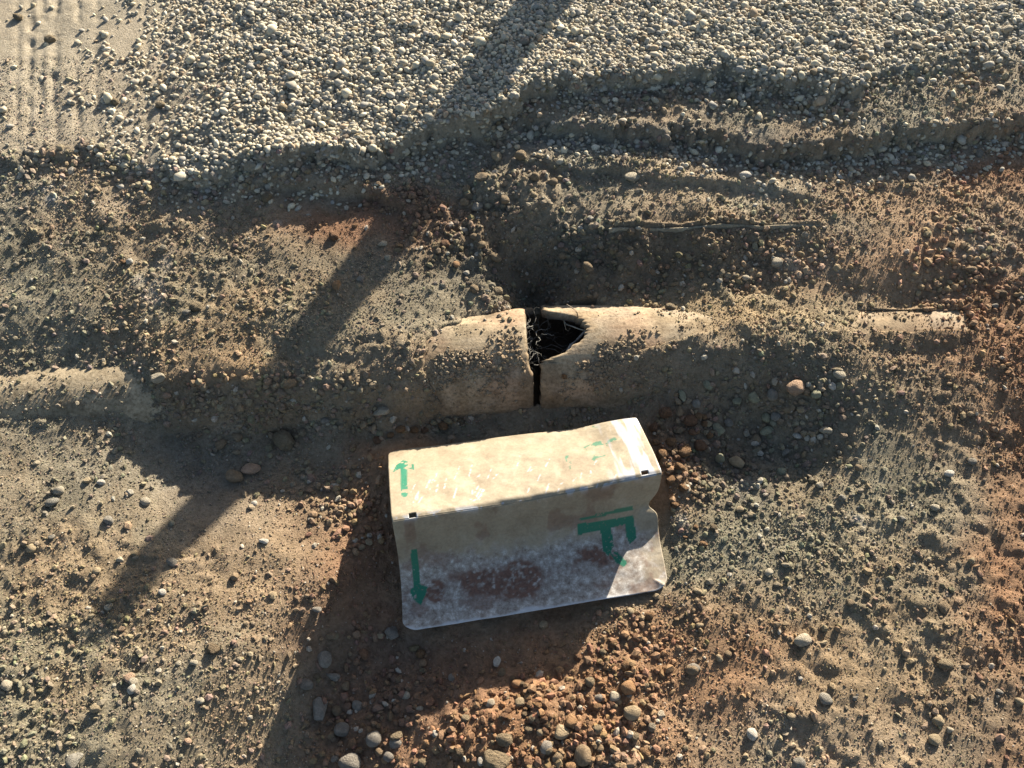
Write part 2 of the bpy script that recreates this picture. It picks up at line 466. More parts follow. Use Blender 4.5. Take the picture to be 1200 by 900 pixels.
# hollow of the pipes: where the shell stands free the earth lies below it
pt, pd = pipe_top(xx, yy)
inpipe = (np.abs(pd) < R_PIPE * .80) & (xx > -1.74) & (xx < 1.6)
hu, hv, _ = proj(xx, yy, -.02)
hole = (hu > 600) & (hu < 700) & (hv > 345) & (hv < 470) & (np.abs(pd) < R_PIPE * .9)
zone = (hu > 470) & (hu < 790) & inpipe
ZZ = np.where((inpipe & (ZZ < pt - .02)) | hole | (zone & (ZZ < pt - .004)), np.minimum(ZZ, PIPE_Z - .16), ZZ)
GRID = ZZ.reshape(ny, nx)
ii = np.arange(nx - 1)[None] + (np.arange(ny - 1) * nx)[:, None]
quads = np.stack([ii, ii + 1, ii + nx + 1, ii + nx], -1).reshape(-1, 4)
me = mesh_np('ground', np.stack([xx, yy, ZZ], 1), quads)
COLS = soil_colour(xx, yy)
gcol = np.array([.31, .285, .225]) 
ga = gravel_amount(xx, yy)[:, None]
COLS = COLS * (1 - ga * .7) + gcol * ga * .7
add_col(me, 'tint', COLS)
me.materials.append(MAT_SOIL)
link('ground', me, kind='structure')

def ground_z(x, y):
    """height of the finished ground"""
    i = np.clip(np.searchsorted(GX, x) - 1, 0, nx - 2); j = np.clip(np.searchsorted(GY, y) - 1, 0, ny - 2)
    fx = (x - GX[i]) / (GX[i + 1] - GX[i]); fy = (y - GY[j]) / (GY[j + 1] - GY[j])
    return (GRID[j, i] * (1 - fx) + GRID[j, i + 1] * fx) * (1 - fy) + (GRID[j + 1, i] * (1 - fx) + GRID[j + 1, i + 1] * fx) * fy

def ray_ground(u, v):
    """point of the ground seen at a photo pixel"""
    z = 0.0
    for _ in range(12):
        x, y, _z = at(u, v, z)
        z = .5 * z + .5 * float(ground_z(np.array([float(x)]), np.array([float(y)]))[0])
        z = max(z, -.22)
    x, y, _z = at(u, v, z)
    return float(x), float(y), z

# ------------------------------------------------------------------ the straight lip of scraped earth left by the digger
def earth_lip(segs):
    V = []; F = []
    for (u0, v0), (u1, v1) in segs:
        n = 60; b0 = len(V)
        for i in range(n):
            t = i / (n - 1); x, y, z = (float(q) for q in at(u0 + (u1 - u0) * t, v0 + (v1 - v0) * t, .045))
            z = float(base_height(np.array([x]), np.array([y]))[0]) + .003
            e = min(1, 6 * t, 6 * (1 - t)) * (.85 + .3 * float(vnoise(np.array([x]), np.array([y]), 60, 31)[0]))
            y += .0015 * float(vnoise(np.array([x]), np.array([y]), 25, 32)[0])
            V += [(x, y - .0045, z - .014), (x, y - .003, z + .000 * e), (x, y, z + .003 * e), (x, y + .003, z + .001 * e), (x, y + .008, z - .012)]
        for i in range(n - 1):
            for k in range(4):
                a = b0 + i * 5 + k
                F.append((a, a + 5, a + 6, a + 1))
    return np.array(V), np.array(F, np.int32)
V, F = earth_lip([((714, 267), (962, 261))])
me = mesh_np('earth_lip', V, F[:, ::-1])
add_col(me, 'tint', np.tile(np.array([.30, .26, .19]), (len(V), 1)) * (1 + .15 * fbm(V[:, 0], V[:, 1], 40, 34, 3))[:, None])
me.materials.append(MAT_SOIL)
link('ground_ridge', me, kind='structure')

# ------------------------------------------------------------------ clay pipes
m, nt, b, N, L = new_mat('dusty_fired_clay')
tc = N.new('ShaderNodeTexCoord')
tint = nd(N, 'ShaderNodeAttribute', attribute_name='tint')
n1 = noise(N, L, 22, 8, .72, tc.outputs['Object'])
dust = ramp(N, L, n1.outputs['Fac'], [(.34, (.62, .59, .56)), (.5, (.98, .97, .95)), (.66, (1.2, 1.17, 1.12))])
n2 = noise(N, L, 130, 4, .7, tc.outputs['Object'])
gr = ramp(N, L, n2.outputs['Fac'], [(.32, (.60, .57, .53)), (.5, (.95, .95, .95)), (.68, (1.18, 1.18, 1.18))])
mp = N.new('ShaderNodeMapping'); mp.inputs['Scale'].default_value = (3, 90, 90)
L.new(tc.outputs['Object'], mp.inputs[0])
n4 = noise(N, L, 1.0, 4, .6, mp.outputs[0])
st = ramp(N, L, n4.outputs['Fac'], [(.35, (.95, .945, .94)), (.65, (1.03, 1.03, 1.03))])
c = mix(N, L, 1.0, tint.outputs['Color'], dust.outputs[0], 'MULTIPLY')
c = mix(N, L, 1.0, c, gr.outputs[0], 'MULTIPLY')
c = mix(N, L, 1.0, c, st.outputs[0], 'MULTIPLY')
L.new(c, b.inputs['Base Color']); b.inputs['Roughness'].default_value = .85; b.inputs['Specular IOR Level'].default_value = .2
bp = N.new('ShaderNodeBump'); bp.inputs['Strength'].default_value = .5; bp.inputs['Distance'].default_value = .003
L.new(n2.outputs['Fac'], bp.inputs['Height']); L.new(bp.outputs[0], b.inputs['Normal'])
MAT_CLAY = m

def pipe_mesh(name, A, B, end_of, groove=None, sign=1):
    """shell from A to B with an uneven end at A: end_of(theta, centre line) gives the x where the shell starts"""
    nth = 320
    th = np.linspace(-np.pi, np.pi, nth, endpoint=False)
    e = end_of(th)
    tt = np.concatenate([[0, .004, .012, .024, .05], np.linspace(.08, 1, 56)])
    rows_o, rows_i = [], []
    for t in tt:
        x = e + (B[0] - e) * t
        ax = axis_y(x if sign > 0 else np.minimum(x, JX - 1e-4)); az = axis_z(x if sign > 0 else np.minimum(x, JX - 1e-4))
        rr = R_PIPE + .0006 * vnoise(x, th * R_PIPE, 40, 5) + .0008 * vnoise(x, th * R_PIPE, 13, 6)
        if groove is not None:
            rr = rr - .004 * np.exp(-.5 * ((x - groove) / .0022) ** 2) + .003 * (x < groove)
        ch = .0035 * np.exp(-t / .003)
        rows_o.append(np.stack([x, ax - (rr - ch) * np.sin(th), az + (rr - ch) * np.cos(th)], 1))
        ri = R_PIPE - T_PIPE + .0025 * np.exp(-t / .003)
        rows_i.append(np.stack([x + (.006 * vnoise(th, th * 0, 9, 7) if t == 0 else 0), ax - ri * np.sin(th), az + ri * np.cos(th)], 1))
    nt_ = len(tt)
    V = np.concatenate([np.concatenate(rows_o), np.concatenate(rows_i)])
    ii = (np.arange(nth)[None] + np.arange(nt_ - 1)[:, None] * nth)
    jj = (((np.arange(nth) + 1) % nth)[None] + np.arange(nt_ - 1)[:, None] * nth)
    fo = np.stack([ii, jj, jj + nth, ii + nth], -1).reshape(-1, 4)
    off = nt_ * nth
    fi = np.stack([ii + off, ii + nth + off, jj + nth + off, jj + off], -1).reshape(-1, 4)
    k = np.arange(nth); k2 = (k + 1) % nth
    fe = np.stack([k, k + off, k2 + off, k2], -1)
    l = (nt_ - 1) * nth
    fb = np.stack([l + k, l + k2, l + k2 + off, l + k + off], -1)
    F = np.concatenate([fo, fi, fe, fb])
    if sign < 0:
        F = F[:, ::-1]
    me = mesh_np(name, V, F)
    return me, V

# outlines of the two facing ends, read off at the height where they show (u against v)
HOLE_V = np.array([340, 353, 356, 359, 361, 363, 367, 374, 382, 390, 397, 405, 410, 414, 418, 423, 427, 600])
HOLE_U = np.array([652, 645, 638, 636, 644, 655, 668, 683, 689, 686, 681, 674, 668, 657, 645, 637, 634, 634])
LEND_V = np.array([340, 362, 385, 400, 415, 425, 433, 440, 448, 600])
LEND_U = np.array([614, 615, 617, 618, 619, 620, 622, 625, 625, 625])
_t = np.linspace(-1.4, 0, 200)
V_TOP = float(proj(np.full(200, .1), .988 - R_PIPE * np.sin(_t), PIPE_Z + R_PIPE * np.cos(_t))[1].min())
HOLE_V = np.where(HOLE_V < 382, V_TOP + .3 + (HOLE_V - 353) * (382 - V_TOP - .3) / (382 - 353), HOLE_V)
def end_curve(VV, UU, jag, seed):
    def f(th):
        y = .988 - R_PIPE * np.sin(th); z = PIPE_Z + R_PIPE * np.cos(th)
        u, v, dep = proj(np.full_like(th, JX), y, z)
        front = (th > -1.05) & (th < 2.0)
        v = np.where(front, v, 590)
        x = (np.interp(v, VV, UU) - 600) * dep / F_PX
        xb = (np.interp(590, VV, UU) - 600) * 2.0 / F_PX
        x = np.where(front, x, xb)
        n = vnoise(th, th * 0, 12, seed) * .5 + vnoise(th, th * 0, 34, seed + 1) * .5 + vnoise(th, th * 0, 80, seed + 2) * .3
        return x + jag * n * np.where((v < 425) & front, 1, .15)
    return f
def pipe_tint(V, kind):
    x, y, z = V.T
    u, v, _ = proj(x, y, z)
    n = fbm(x, y, 9, 33, 4); n2 = fbm(x + 5, y + z, 20, 36, 3)
    sandy = np.array([.37, .305, .215]); rose = np.array([.36, .26, .180]); grey = np.array([.28, .245, .195]); pale = np.array([.36, .305, .22])
    t = sstep(-.25, .3, n)[:, None]
    c = sandy * (1 - t) + rose * t
    g = sstep(-.1, .35, n2)[:, None]
    c = c * (1 - .55 * g) + grey * .55 * g
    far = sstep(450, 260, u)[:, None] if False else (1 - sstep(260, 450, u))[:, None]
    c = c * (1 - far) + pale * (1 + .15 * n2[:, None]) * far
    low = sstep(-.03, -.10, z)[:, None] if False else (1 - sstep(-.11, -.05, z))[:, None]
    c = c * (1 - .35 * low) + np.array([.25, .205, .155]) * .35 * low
    db = fbm(x, y - z * 1.3, 16, 39, 5)
    dirt = sstep(.02, .16, db + .10 * (z < -.03))[:, None] * .75
    c = c * (1 - dirt) + soil_colour(x, y) * (1 + .25 * n2[:, None]) * dirt
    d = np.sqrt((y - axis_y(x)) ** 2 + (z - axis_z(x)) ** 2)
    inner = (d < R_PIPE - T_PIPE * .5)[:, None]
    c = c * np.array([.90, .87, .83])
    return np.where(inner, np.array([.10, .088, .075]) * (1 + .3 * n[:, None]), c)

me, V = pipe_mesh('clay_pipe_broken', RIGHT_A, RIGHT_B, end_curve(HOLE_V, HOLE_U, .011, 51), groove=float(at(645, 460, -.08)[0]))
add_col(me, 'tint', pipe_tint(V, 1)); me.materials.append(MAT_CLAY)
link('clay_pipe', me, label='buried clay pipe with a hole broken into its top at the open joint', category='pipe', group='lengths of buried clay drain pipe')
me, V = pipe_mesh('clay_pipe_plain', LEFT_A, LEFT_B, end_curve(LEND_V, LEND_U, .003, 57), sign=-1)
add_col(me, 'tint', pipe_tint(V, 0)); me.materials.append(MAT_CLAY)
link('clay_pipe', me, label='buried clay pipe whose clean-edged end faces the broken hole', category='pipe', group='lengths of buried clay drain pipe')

# ------------------------------------------------------------------ roots in the broken pipe
def tube(pts, r0, r1, seg=6):
    pts = [Vector(p) for p in pts]
    V = []; n = len(pts)
    for i, p in enumerate(pts):
        d = (pts[min(i + 1, n - 1)] - pts[max(i - 1, 0)]).normalized()
        a = d.orthogonal().normalized(); bb = d.cross(a)
        r = r0 + (r1 - r0) * i / (n - 1)
        for k in range(seg):
            t = 2 * math.pi * k / seg
            V.append(p + (a * math.cos(t) + bb * math.sin(t)) * r)
    F = []
    for i in range(n - 1):
        for k in range(seg):
            k2 = (k + 1) % seg
            F.append((i * seg + k, i * seg + k2, (i + 1) * seg + k2, (i + 1) * seg + k))
    return mesh_np('root', np.array([tuple(v) for v in V]), np.array(F, np.int32))
m, nt, b, N, L = new_mat('dead_root')
oi = N.new('ShaderNodeObjectInfo'); tc = N.new('ShaderNodeTexCoord')
n1 = noise(N, L, 200, 3, .6, tc.outputs['Object'])
rr = ramp(N, L, n1.outputs['Fac'], [(.3, (.7, .7, .7)), (.7, (1.2, 1.2, 1.2))])
L.new(mix(N, L, 1.0, oi.outputs['Color'], rr.outputs[0], 'MULTIPLY'), b.inputs['Base Color']); b.inputs['Roughness'].default_value = .8
MAT_ROOT = m
rx, ry, rz = (float(q) for q in at(632, 400, -.07))
roots = link('root_tangle', None, label='tangle of thin pale dead roots inside the broken pipe', category='roots')
roots.location = (rx, ry, -.20)
def add_root(pts, r0, r1, col):
    me = tube([(p[0] - rx, p[1] - ry, p[2] + .20) for p in pts], r0, r1)
    me.materials.append(MAT_ROOT)
    o = link('root', me, roots); o.color = (*col, 1)
def P(u, v, z):
    return tuple(float(q) for q in at(u, v, z))
add_root([P(659, 374, -.035), P(664, 380, -.04), P(672, 383, -.04), P(680, 386, -.035), P(690, 388, -.03)], .0022, .0016, (.42, .37, .28))
add_root([P(661, 376, -.036), P(663, 386, -.05), P(666, 388, -.052), P(668, 384, -.045)], .0013, .0008, (.36, .31, .22))
add_root([P(665, 412, -.05), P(669, 404, -.05), P(677, 398, -.045), P(684, 390, -.035), P(690, 386, -.03)], .0042, .003, (.30, .28, .25))
add_root([P(664, 357, .004), P(671, 361, .006), P(676, 366, .004), P(678, 374, -.01), P(680, 380, -.03)], .0016, .0012, (.12, .09, .06))
for k in range(46):
    leftish = k < 28
    u0 = rng.normal(625, 4) if leftish else rng.uniform(628, 672)
    v0 = rng.uniform(372, 432) if leftish else rng.uniform(376, 418)
    z0 = rng.uniform(-.06, -.03) if leftish else rng.uniform(-.13, -.06)
    p = np.array(P(u0, v0, z0)); d = rng.normal(0, 1, 3); d[2] *= .4; d /= np.linalg.norm(d)
    pts = [p]
    for q in range(8):
        d = d + rng.normal(0, .55, 3); d[2] *= .7; d /= np.linalg.norm(d)
        pts.append(pts[-1] + d * rng.uniform(.005, .010) * (1 if leftish else 1.6))
    g = rng.uniform(.08, .2) if leftish else rng.uniform(.06, .14)
    add_root([tuple(q) for q in pts], .0011, .0005, (g, g * .95, g * .82))

# ------------------------------------------------------------------ folded metal sheet
SA = {'UL': P(455, 529, -.088), 'UR': P(744, 494, -.066), 'RL': P(459, 610, .046), 'RR': P(776, 554, .045), 'BL': P(472, 741, -.118), 'BR': P(784, 690, -.100)}
SA = {k: np.array(v) for k, v in SA.items()}
na, nbk = 230, 200
ta = np.linspace(0, 1, na)
sb = np.linspace(-1, 1, nbk)                  # -1 lower edge, 0 fold, 1 upper edge
TA, SB = np.meshgrid(ta, sb)
def lerp(a, b, t):
    return a + (b - a) * t
up_l = lerp(SA['UL'], SA['UR'], TA[..., None]); ri_l = lerp(SA['RL'], SA['RR'], TA[..., None]); lo_l = lerp(SA['BL'], SA['BR'], TA[..., None])
# the fold sags towards the middle and lifts at the right end
lift = -.006 * np.sin(np.pi * TA) - .016 * np.exp(-((TA - .5) / .3) ** 2) + .004 * sstep(.7, 1, TA)
ri_l[..., 2] += lift
upq = np.clip(SB, 0, 1); loq = np.clip(-SB, 0, 1)
Pm = np.where((SB >= 0)[..., None], lerp(ri_l, up_l, upq[..., None]), lerp(ri_l, lo_l, loq[..., None]))
# lower half: steep below the fold, then flattening; upper half: gently domed, its right end curling up
hh = (ri_l - lo_l)[..., 2]
Pm[..., 2] -= hh * ((1 - loq) - (1 - loq) ** (3.2 + 2.6 * TA)) * (SB < 0)
Pm[..., 2] += (.012 * np.sin(np.pi * upq) * (SB >= 0)) * (1 - .5 * TA)
corner = sstep(.80, 1.0, TA + .12 * (upq - .5)) * (SB >= 0) * upq
Pm[..., 2] += .020 * corner
# rounding of the fold itself
rad = np.exp(-(SB / .035) ** 2)
Pm[..., 2] -= .006 * rad
# dents
Pm[..., 2] += .0050 * fbm(TA * .5, SB * .25, 8, 71, 3) * (1 - .6 * rad) + .0012 * fbm(TA * .5, SB * .25, 40, 74, 2)
# notch: the crease is torn at the right end
tear = sstep(.88, 1.0, TA) * np.exp(-((SB + .16) / .06) ** 2)
Pm[..., 0] -= .019 * tear ** 1.2 * 1.0
Pm[..., 2] -= .012 * tear
# size along / across in metres for the outline and the marks
LEN = float(np.linalg.norm(SA['RR'] - SA['RL'])); HU = float(np.linalg.norm(SA['UL'] - SA['RL'])); HL = float(np.linalg.norm(SA['BL'] - SA['RL']))
am = TA * LEN
bm_ = np.where(SB >= 0, SB * HU, SB * HL)
# rounded corners: pull grid points inside the corner circle
def round_corner(ac, bc, r, sa, sbn):
    global Pm
    da = (am - ac) * sa; db = (bm_ - bc) * sbn          # distance inside from the corner edges, positive inward
    inside = (da < r) & (db < r)
    dist = np.sqrt((r - da) ** 2 + (r - db) ** 2)
    over = inside & (dist > r)
    s = np.where(over, np.maximum(np.abs(r - da), np.abs(r - db)) / np.maximum(dist, 1e-9), 1.0)
    # shrink the square corner block onto the quarter disc
    fac = np.where(inside & (da <= r) & (db <= r), np.maximum(r - da, r - db) / np.maximum(dist, 1e-9), 1.0)
    na_ = r - (r - da) * fac; nb_ = r - (r - db) * fac
    return inside, (na_ - da) * sa, (nb_ - db) * sbn
e_a = (SA['RR'] - SA['RL']) / LEN
for ac, bc, r, sa, sbn, edge in ((0, HU, .022, 1, -1, SA['UL'] - SA['RL']), (0, -HL, .034, 1, 1, SA['RL'] - SA['BL']), (LEN, -HL, .034, -1, 1, SA['RR'] - SA['BR']), (LEN, HU, .006, -1, -1, SA['UR'] - SA['RR'])):
    ins, dA, dB = round_corner(ac, bc, r, sa, sbn)
    eb = edge / np.linalg.norm(edge)
    Pm = Pm + (ins * dA)[..., None] * e_a + (ins * dB)[..., None] * eb
# two square nail holes beside the fold: those faces are left out
ctr_u, ctr_v, _ = proj(Pm[..., 0], Pm[..., 1], Pm[..., 2])
idx = (np.arange(na - 1)[None] + (np.arange(nbk - 1) * na)[:, None])
q = np.stack([idx, idx + 1, idx + na + 1, idx + na], -1).reshape(-1, 4)
fa = (am[:-1, :-1] + am[1:, 1:]).ravel() / 2; fb_ = (bm_[:-1, :-1] + bm_[1:, 1:]).ravel() / 2
holes = ((np.abs(fa - .043) < .0075) & (np.abs(fb_ - .008) < .006)) | ((np.abs(fa - (LEN - .036)) < .0075) & (np.abs(fb_ - .012) < .006))
q = q[~holes]
# --- masks: old green paint, rust, bare metal, caked sand
U, Vv = ctr_u.ravel(), ctr_v.ravel(); A_, B_ = am.ravel(), bm_.ravel()
def poly(pts):
    p = np.array(pts, float); ins = np.zeros(len(U), bool); j = len(p) - 1
    for i in range(len(p)):
        cnd = (p[i, 1] > Vv) != (p[j, 1] > Vv)
        xs = (p[j, 0] - p[i, 0]) * (Vv - p[i, 1]) / (p[j, 1] - p[i, 1] + 1e-9) + p[i, 0]
        ins ^= cnd & (U < xs); j = i
    return ins.astype(float)
def stroke(pts, w):
    out = np.zeros(len(U))
    for (x0, y0), (x1, y1) in zip(pts[:-1], pts[1:]):
        t = np.clip(((U - x0) * (x1 - x0) + (Vv - y0) * (y1 - y0)) / ((x1 - x0) ** 2 + (y1 - y0) ** 2), 0, 1)
        d = np.hypot(U - x0 - t * (x1 - x0), Vv - y0 - t * (y1 - y0))
        out = np.maximum(out, 1 - sstep(w * .5 - .6, w * .5 + .6, d))
    return out
nz = fbm(A_, B_, 60, 101, 4); nz2 = fbm(A_, B_, 25, 104, 4); nz3 = fbm(A_, B_, 120, 108, 3)
solid = np.maximum.reduce([
    poly([(481, 643), (488, 643), (493, 686), (485, 687)]), poly([(480, 692), (489, 684), (501, 687), (499, 697), (493, 709), (485, 703)]),
    poly([(676, 614), (741, 604), (743, 612), (677, 627)])])
solid = np.maximum.reduce([solid, poly([(703, 620), (716, 618), (719, 640), (713, 652), (707, 646)]), poly([(732, 607), (742, 605), (746, 630), (738, 638), (733, 626)]),
                           .9 * poly([(679, 607), (741, 592), (742, 597), (680, 610)]), poly([(712, 644), (718, 642), (735, 659), (732, 665), (722, 660)]) * (nz2 > -.15)])
worn = np.maximum.reduce([stroke([(473, 546), (474, 579)], 8), poly([(460, 554), (464, 546), (473, 539), (485, 545), (485, 551), (478, 549), (470, 549)])]) * (nz > -.32)
faint = np.maximum.reduce([stroke([(686, 526), (700, 520), (715, 519)], 5), stroke([(693, 545), (697, 536), (708, 533)], 4), stroke([(665, 537), (669, 545), (672, 551)], 6), stroke([(697, 500), (703, 497)], 5),
                           stroke([(712, 520), (720, 516)], 6)]) * (nz > .12)
green = np.clip(solid * (nz > -.5) + worn + faint * .8, 0, 1)
lower = (B_ < 0).astype(float)
rust_c = np.exp(-(((U - 612) / 26) ** 2 + ((Vv - 680) / 20) ** 2)) + .7 * np.exp(-(((U - 560) / 22) ** 2 + ((Vv - 680) / 14) ** 2)) + .6 * np.exp(-(((U - 510) / 16) ** 2 + ((Vv - 690) / 18) ** 2)) + .9 * np.exp(-(((U - 700) / 24) ** 2 + ((Vv - 650) / 10) ** 2))
rust = lower * sstep(.25, .55, rust_c * .8 + .38 * nz2 + .16) * sstep(-.35, .2, nz3 + .25) * (1 - solid)
rust = np.maximum(rust, lower * .5 * sstep(.18, .4, nz2) * (Vv < 725))
sand_lower = lower * (1 - sstep(.055, .105, -B_ + .03 * nz2 + .02 * nz))
bare_w = sstep(0, 1, (U - 700 + .35 * (530 - Vv)) / 34 + .35 * nz2)
streak = fbm(A_ * 60, B_ * 5, 1.2, 121, 3)
bare = (1 - lower) * np.clip(.85 * bare_w * sstep(-.08, .25, streak + .16 * bare_w), 0, 1)
scr = np.zeros(len(U))
for k in range(46):
    u0 = rng.uniform(472, 585) if k < 30 else rng.uniform(590, 720); v0 = rng.uniform(565, 600) - (u0 - 470) * .12
    l = rng.uniform(3, 14); dx = rng.uniform(1, 6)
    scr = np.maximum(scr, stroke([(u0, v0), (u0 + dx, v0 - l)], rng.uniform(.8, 1.5)) * (nz3 > -.05) * .8)
fold = np.exp(-((B_ - .004) / .006) ** 2) * (fbm(A_, B_, 35, 131, 3) > .15)
bare = np.maximum(bare, np.clip(scr * (1 - lower) + fold * .8, 0, 1))
edge_m = lower * sstep(.012, .0, np.minimum(HL + B_, .1)) if False else lower * (1 - sstep(0, .010, HL + B_ + .010 * nz2)) * .8
dusty_r = lower * sstep(735, 775, U + 10 * nz2)
sheet_sand = np.clip(np.maximum((1 - lower), sand_lower) * (1 - bare) + .85 * dusty_r * sstep(-.5, .1, nz), 0, 1)
MASK_A = np.stack([green, rust, bare], 1).astype(np.float32)
MASK_B = np.stack([sheet_sand, edge_m, nz * .5 + .5], 1).astype(np.float32)
m, nt, b, N, L = new_mat('painted_sheet_metal')
ma = nd(N, 'ShaderNodeAttribute', attribute_name='mask_a'); mb = nd(N, 'ShaderNodeAttribute', attribute_name='mask_b')
sa_ = N.new('ShaderNodeSeparateColor'); L.new(ma.outputs['Color'], sa_.inputs[0])
sb_ = N.new('ShaderNodeSeparateColor'); L.new(mb.outputs['Color'], sb_.inputs[0])
tc = N.new('ShaderNodeTexCoord')
n1 = noise(N, L, 70, 9, .78, tc.outputs['Object'])
oxide = ramp(N, L, n1.outputs['Fac'], [(.36, (.14, .10, .078)), (.45, (.25, .21, .175)), (.54, (.34, .305, .27)), (.65, (.58, .55, .50))])
n2 = noise(N, L, 16, 6, .65, tc.outputs['Object'])
sandc = ramp(N, L, n2.outputs['Fac'], [(.32, (.225, .178, .118)), (.55, (.295, .245, .168)), (.72, (.36, .31, .23))])
n5 = noise(N, L, 160, 4, .7, tc.outputs['Object'])
sandg = ramp(N, L, n5.outputs['Fac'], [(.3, (.82, .8, .78)), (.7, (1.1, 1.1, 1.1))])
sand2 = mix(N, L, 1.0, sandc.outputs[0], sandg.outputs[0], 'MULTIPLY')
n3 = noise(N, L, 120, 5, .7, tc.outputs['Object'])
rustc = ramp(N, L, n3.outputs['Fac'], [(.3, (.085, .045, .032)), (.6, (.17, .085, .055)), (.75, (.24, .13, .085))])
c = mix(N, L, sb_.outputs[0], oxide.outputs[0], sand2)
c = mix(N, L, sa_.outputs[1], c, rustc.outputs[0])
c = mix(N, L, sb_.outputs[1], c, (.50, .51, .53))
# paint wears through to the metal in specks
pw = ramp(N, L, n5.outputs['Fac'], [(.30, (.35, .35, .35)), (.42, (1, 1, 1))])
gm = N.new('ShaderNodeMath'); gm.operation = 'MULTIPLY'; L.new(sa_.outputs[0], gm.inputs[0]); L.new(pw.outputs[0], gm.inputs[1])
c = mix(N, L, gm.outputs[0], c, (.008, .14, .078))
c = mix(N, L, sa_.outputs[2], c, (.40, .41, .43))
L.new(c, b.inputs['Base Color'])
met = N.new('ShaderNodeMath'); met.operation = 'MULTIPLY'; met.inputs[1].default_value = .35; L.new(sa_.outputs[2], met.inputs[0]); L.new(met.outputs[0], b.inputs['Metallic'])
ro = N.new('ShaderNodeMapRange'); ro.inputs['To Min'].default_value = .62; ro.inputs['To Max'].default_value = .55; L.new(sa_.outputs[2], ro.inputs['Value']); L.new(ro.outputs[0], b.inputs['Roughness'])
bp = N.new('ShaderNodeBump'); bp.inputs['Strength'].default_value = .25; bp.inputs['Distance'].default_value = .0015
L.new(n5.outputs['Fac'], bp.inputs['Height']); L.new(bp.outputs[0], b.inputs['Normal'])
sheet = link('metal_sheet', None, label='bent metal sheet with green paint marks lying folded in the pit', category='metal sheet')
sheet.location = (float(Pm[..., 0].mean()), float(Pm[..., 1].mean()), -.12)
PV = Pm.reshape(-1, 3) - np.array(sheet.location)
for part, sel, lab in (('upper_panel', fb_ > 0, 'sunlit sand-caked half of the sheet'), ('lower_panel', fb_ <= 0, 'shaded half with rust and a large green mark')):
    f = q[sel[~holes]]
    used, inv = np.unique(f, return_inverse=True)
    me = mesh_np(part, PV[used], inv.reshape(-1, 4).astype(np.int32))
    add_col(me, 'mask_a', MASK_A[used]); add_col(me, 'mask_b', MASK_B[used])
    me.materials.append(m)
    o = link(part, me, sheet, label=lab)
    sol = o.modifiers.new('thickness', 'SOLIDIFY'); sol.thickness = .0022; sol.offset = 0

# ------------------------------------------------------------------ the post whose long shadow crosses the ground
tipx, tipy, tipz = P(118, 732, -.05)
dist = 2.75
px_, py_ = tipx + dist * math.sin(SUN_AZ), tipy + dist * math.cos(SUN_AZ)
top_z = tipz + dist * math.tan(SUN_EL)
pz = float(ground_z(np.array([px_]), np.array([py_]))[0])
H = top_z - pz
zs = np.array([-.12, 0, .1, .25, .45, .65, .85, .97, 1.0]); rs = np.array([.098, .095, .090, .080, .070, .060, .050, .044, .036])
V = []; F = []; seg = 20
for i, (zz, r) in enumerate(zip(zs, rs)):
    for k in range(seg):
        t = 2 * math.pi * k / seg
        r2 = r * (1 + .05 * math.sin(3 * t + 1) + .03 * math.sin(7 * t + i))
        V.append((r2 * math.cos(t) + .012 * math.sin(zz * 3), r2 * math.sin(t), zz * H))
for i in range(len(zs) - 1):
    for k in range(seg):
        k2 = (k + 1) % seg
        F.append((i * seg + k, i * seg + k2, (i + 1) * seg + k2, (i + 1) * seg + k))
V.append((0.012 * math.sin(3), 0, H * 1.004)); top = len(V) - 1
me = bpy.data.meshes.new('post')
me.from_pydata(V, [], F + [((len(zs) - 1) * seg + k, (len(zs) - 1) * seg + (k + 1) % seg, top) for k in range(seg)])
m, nt, b, N, L = new_mat('weathered_wood')
tc = N.new('ShaderNodeTexCoord'); mp = N.new('ShaderNodeMapping'); mp.inputs['Scale'].default_value = (30, 30, 2.5); L.new(tc.outputs['Object'], mp.inputs[0])
n1 = noise(N, L, 1.5, 6, .6, mp.outputs[0]); rr = ramp(N, L, n1.outputs['Fac'], [(.3, (.10, .075, .05)), (.7, (.28, .22, .15))])
L.new(rr.outputs[0], b.inputs['Base Color']); b.inputs['Roughness'].default_value = .9
me.materials.append(m)
post = link('wooden_post', me, label='short weathered wooden post standing in the gravel, casting the long diagonal shadow', category='post')
post.location = (px_, py_, pz)

# ------------------------------------------------------------------ gravel bed (rounded pebbles, nobody could count them)
def sheet_clear(x, y, margin=0.0):
    """True where the metal sheet does not lie above"""
    u, v, _ = proj(x, y, -.1)
    c = [(448 - margin, 525), (748 + margin, 488), (782 + margin, 560), (790 + margin, 695), (470 - margin, 748)]
    ins = np.zeros(np.shape(u), bool); j = len(c) - 1
    for i in range(len(c)):
        cnd = (c[i][1] > v) != (c[j][1] > v)
        ins ^= cnd & (u < (c[j][0] - c[i][0]) * (v - c[i][1]) / (c[j][1] - c[i][1] + 1e-9) + c[i][0]); j = i
    return ~ins

def pebble(seed):
    r = np.random.default_rng(seed)
    v = [np.array(p, float) for p in ((1, 0, 0), (-1, 0, 0), (0, 1, 0), (0, -1, 0), (0, 0, 1), (0, 0, -1))]
    f = [(0, 2, 4), (2, 1, 4), (1, 3, 4), (3, 0, 4), (2, 0, 5), (1, 2, 5), (3, 1, 5), (0, 3, 5)]
    mid = {}; nf = []
    def m(a, b):
        k = (min(a, b), max(a, b))
        if k not in mid:
            q = v[a] + v[b]; v.append(q / np.linalg.norm(q)); mid[k] = len(v) - 1
        return mid[k]
    for a, b, c in f:
        ab, bc, ca = m(a, b), m(b, c), m(c, a)
        nf += [(a, ab, ca), (b, bc, ab), (c, ca, bc), (ab, bc, ca)]
    return np.array(v) * r.uniform(.72, 1.12, (len(v), 1)), np.array(nf, np.int32)
PEB = [pebble(100 + k) for k in range(24)]
sp = .0099
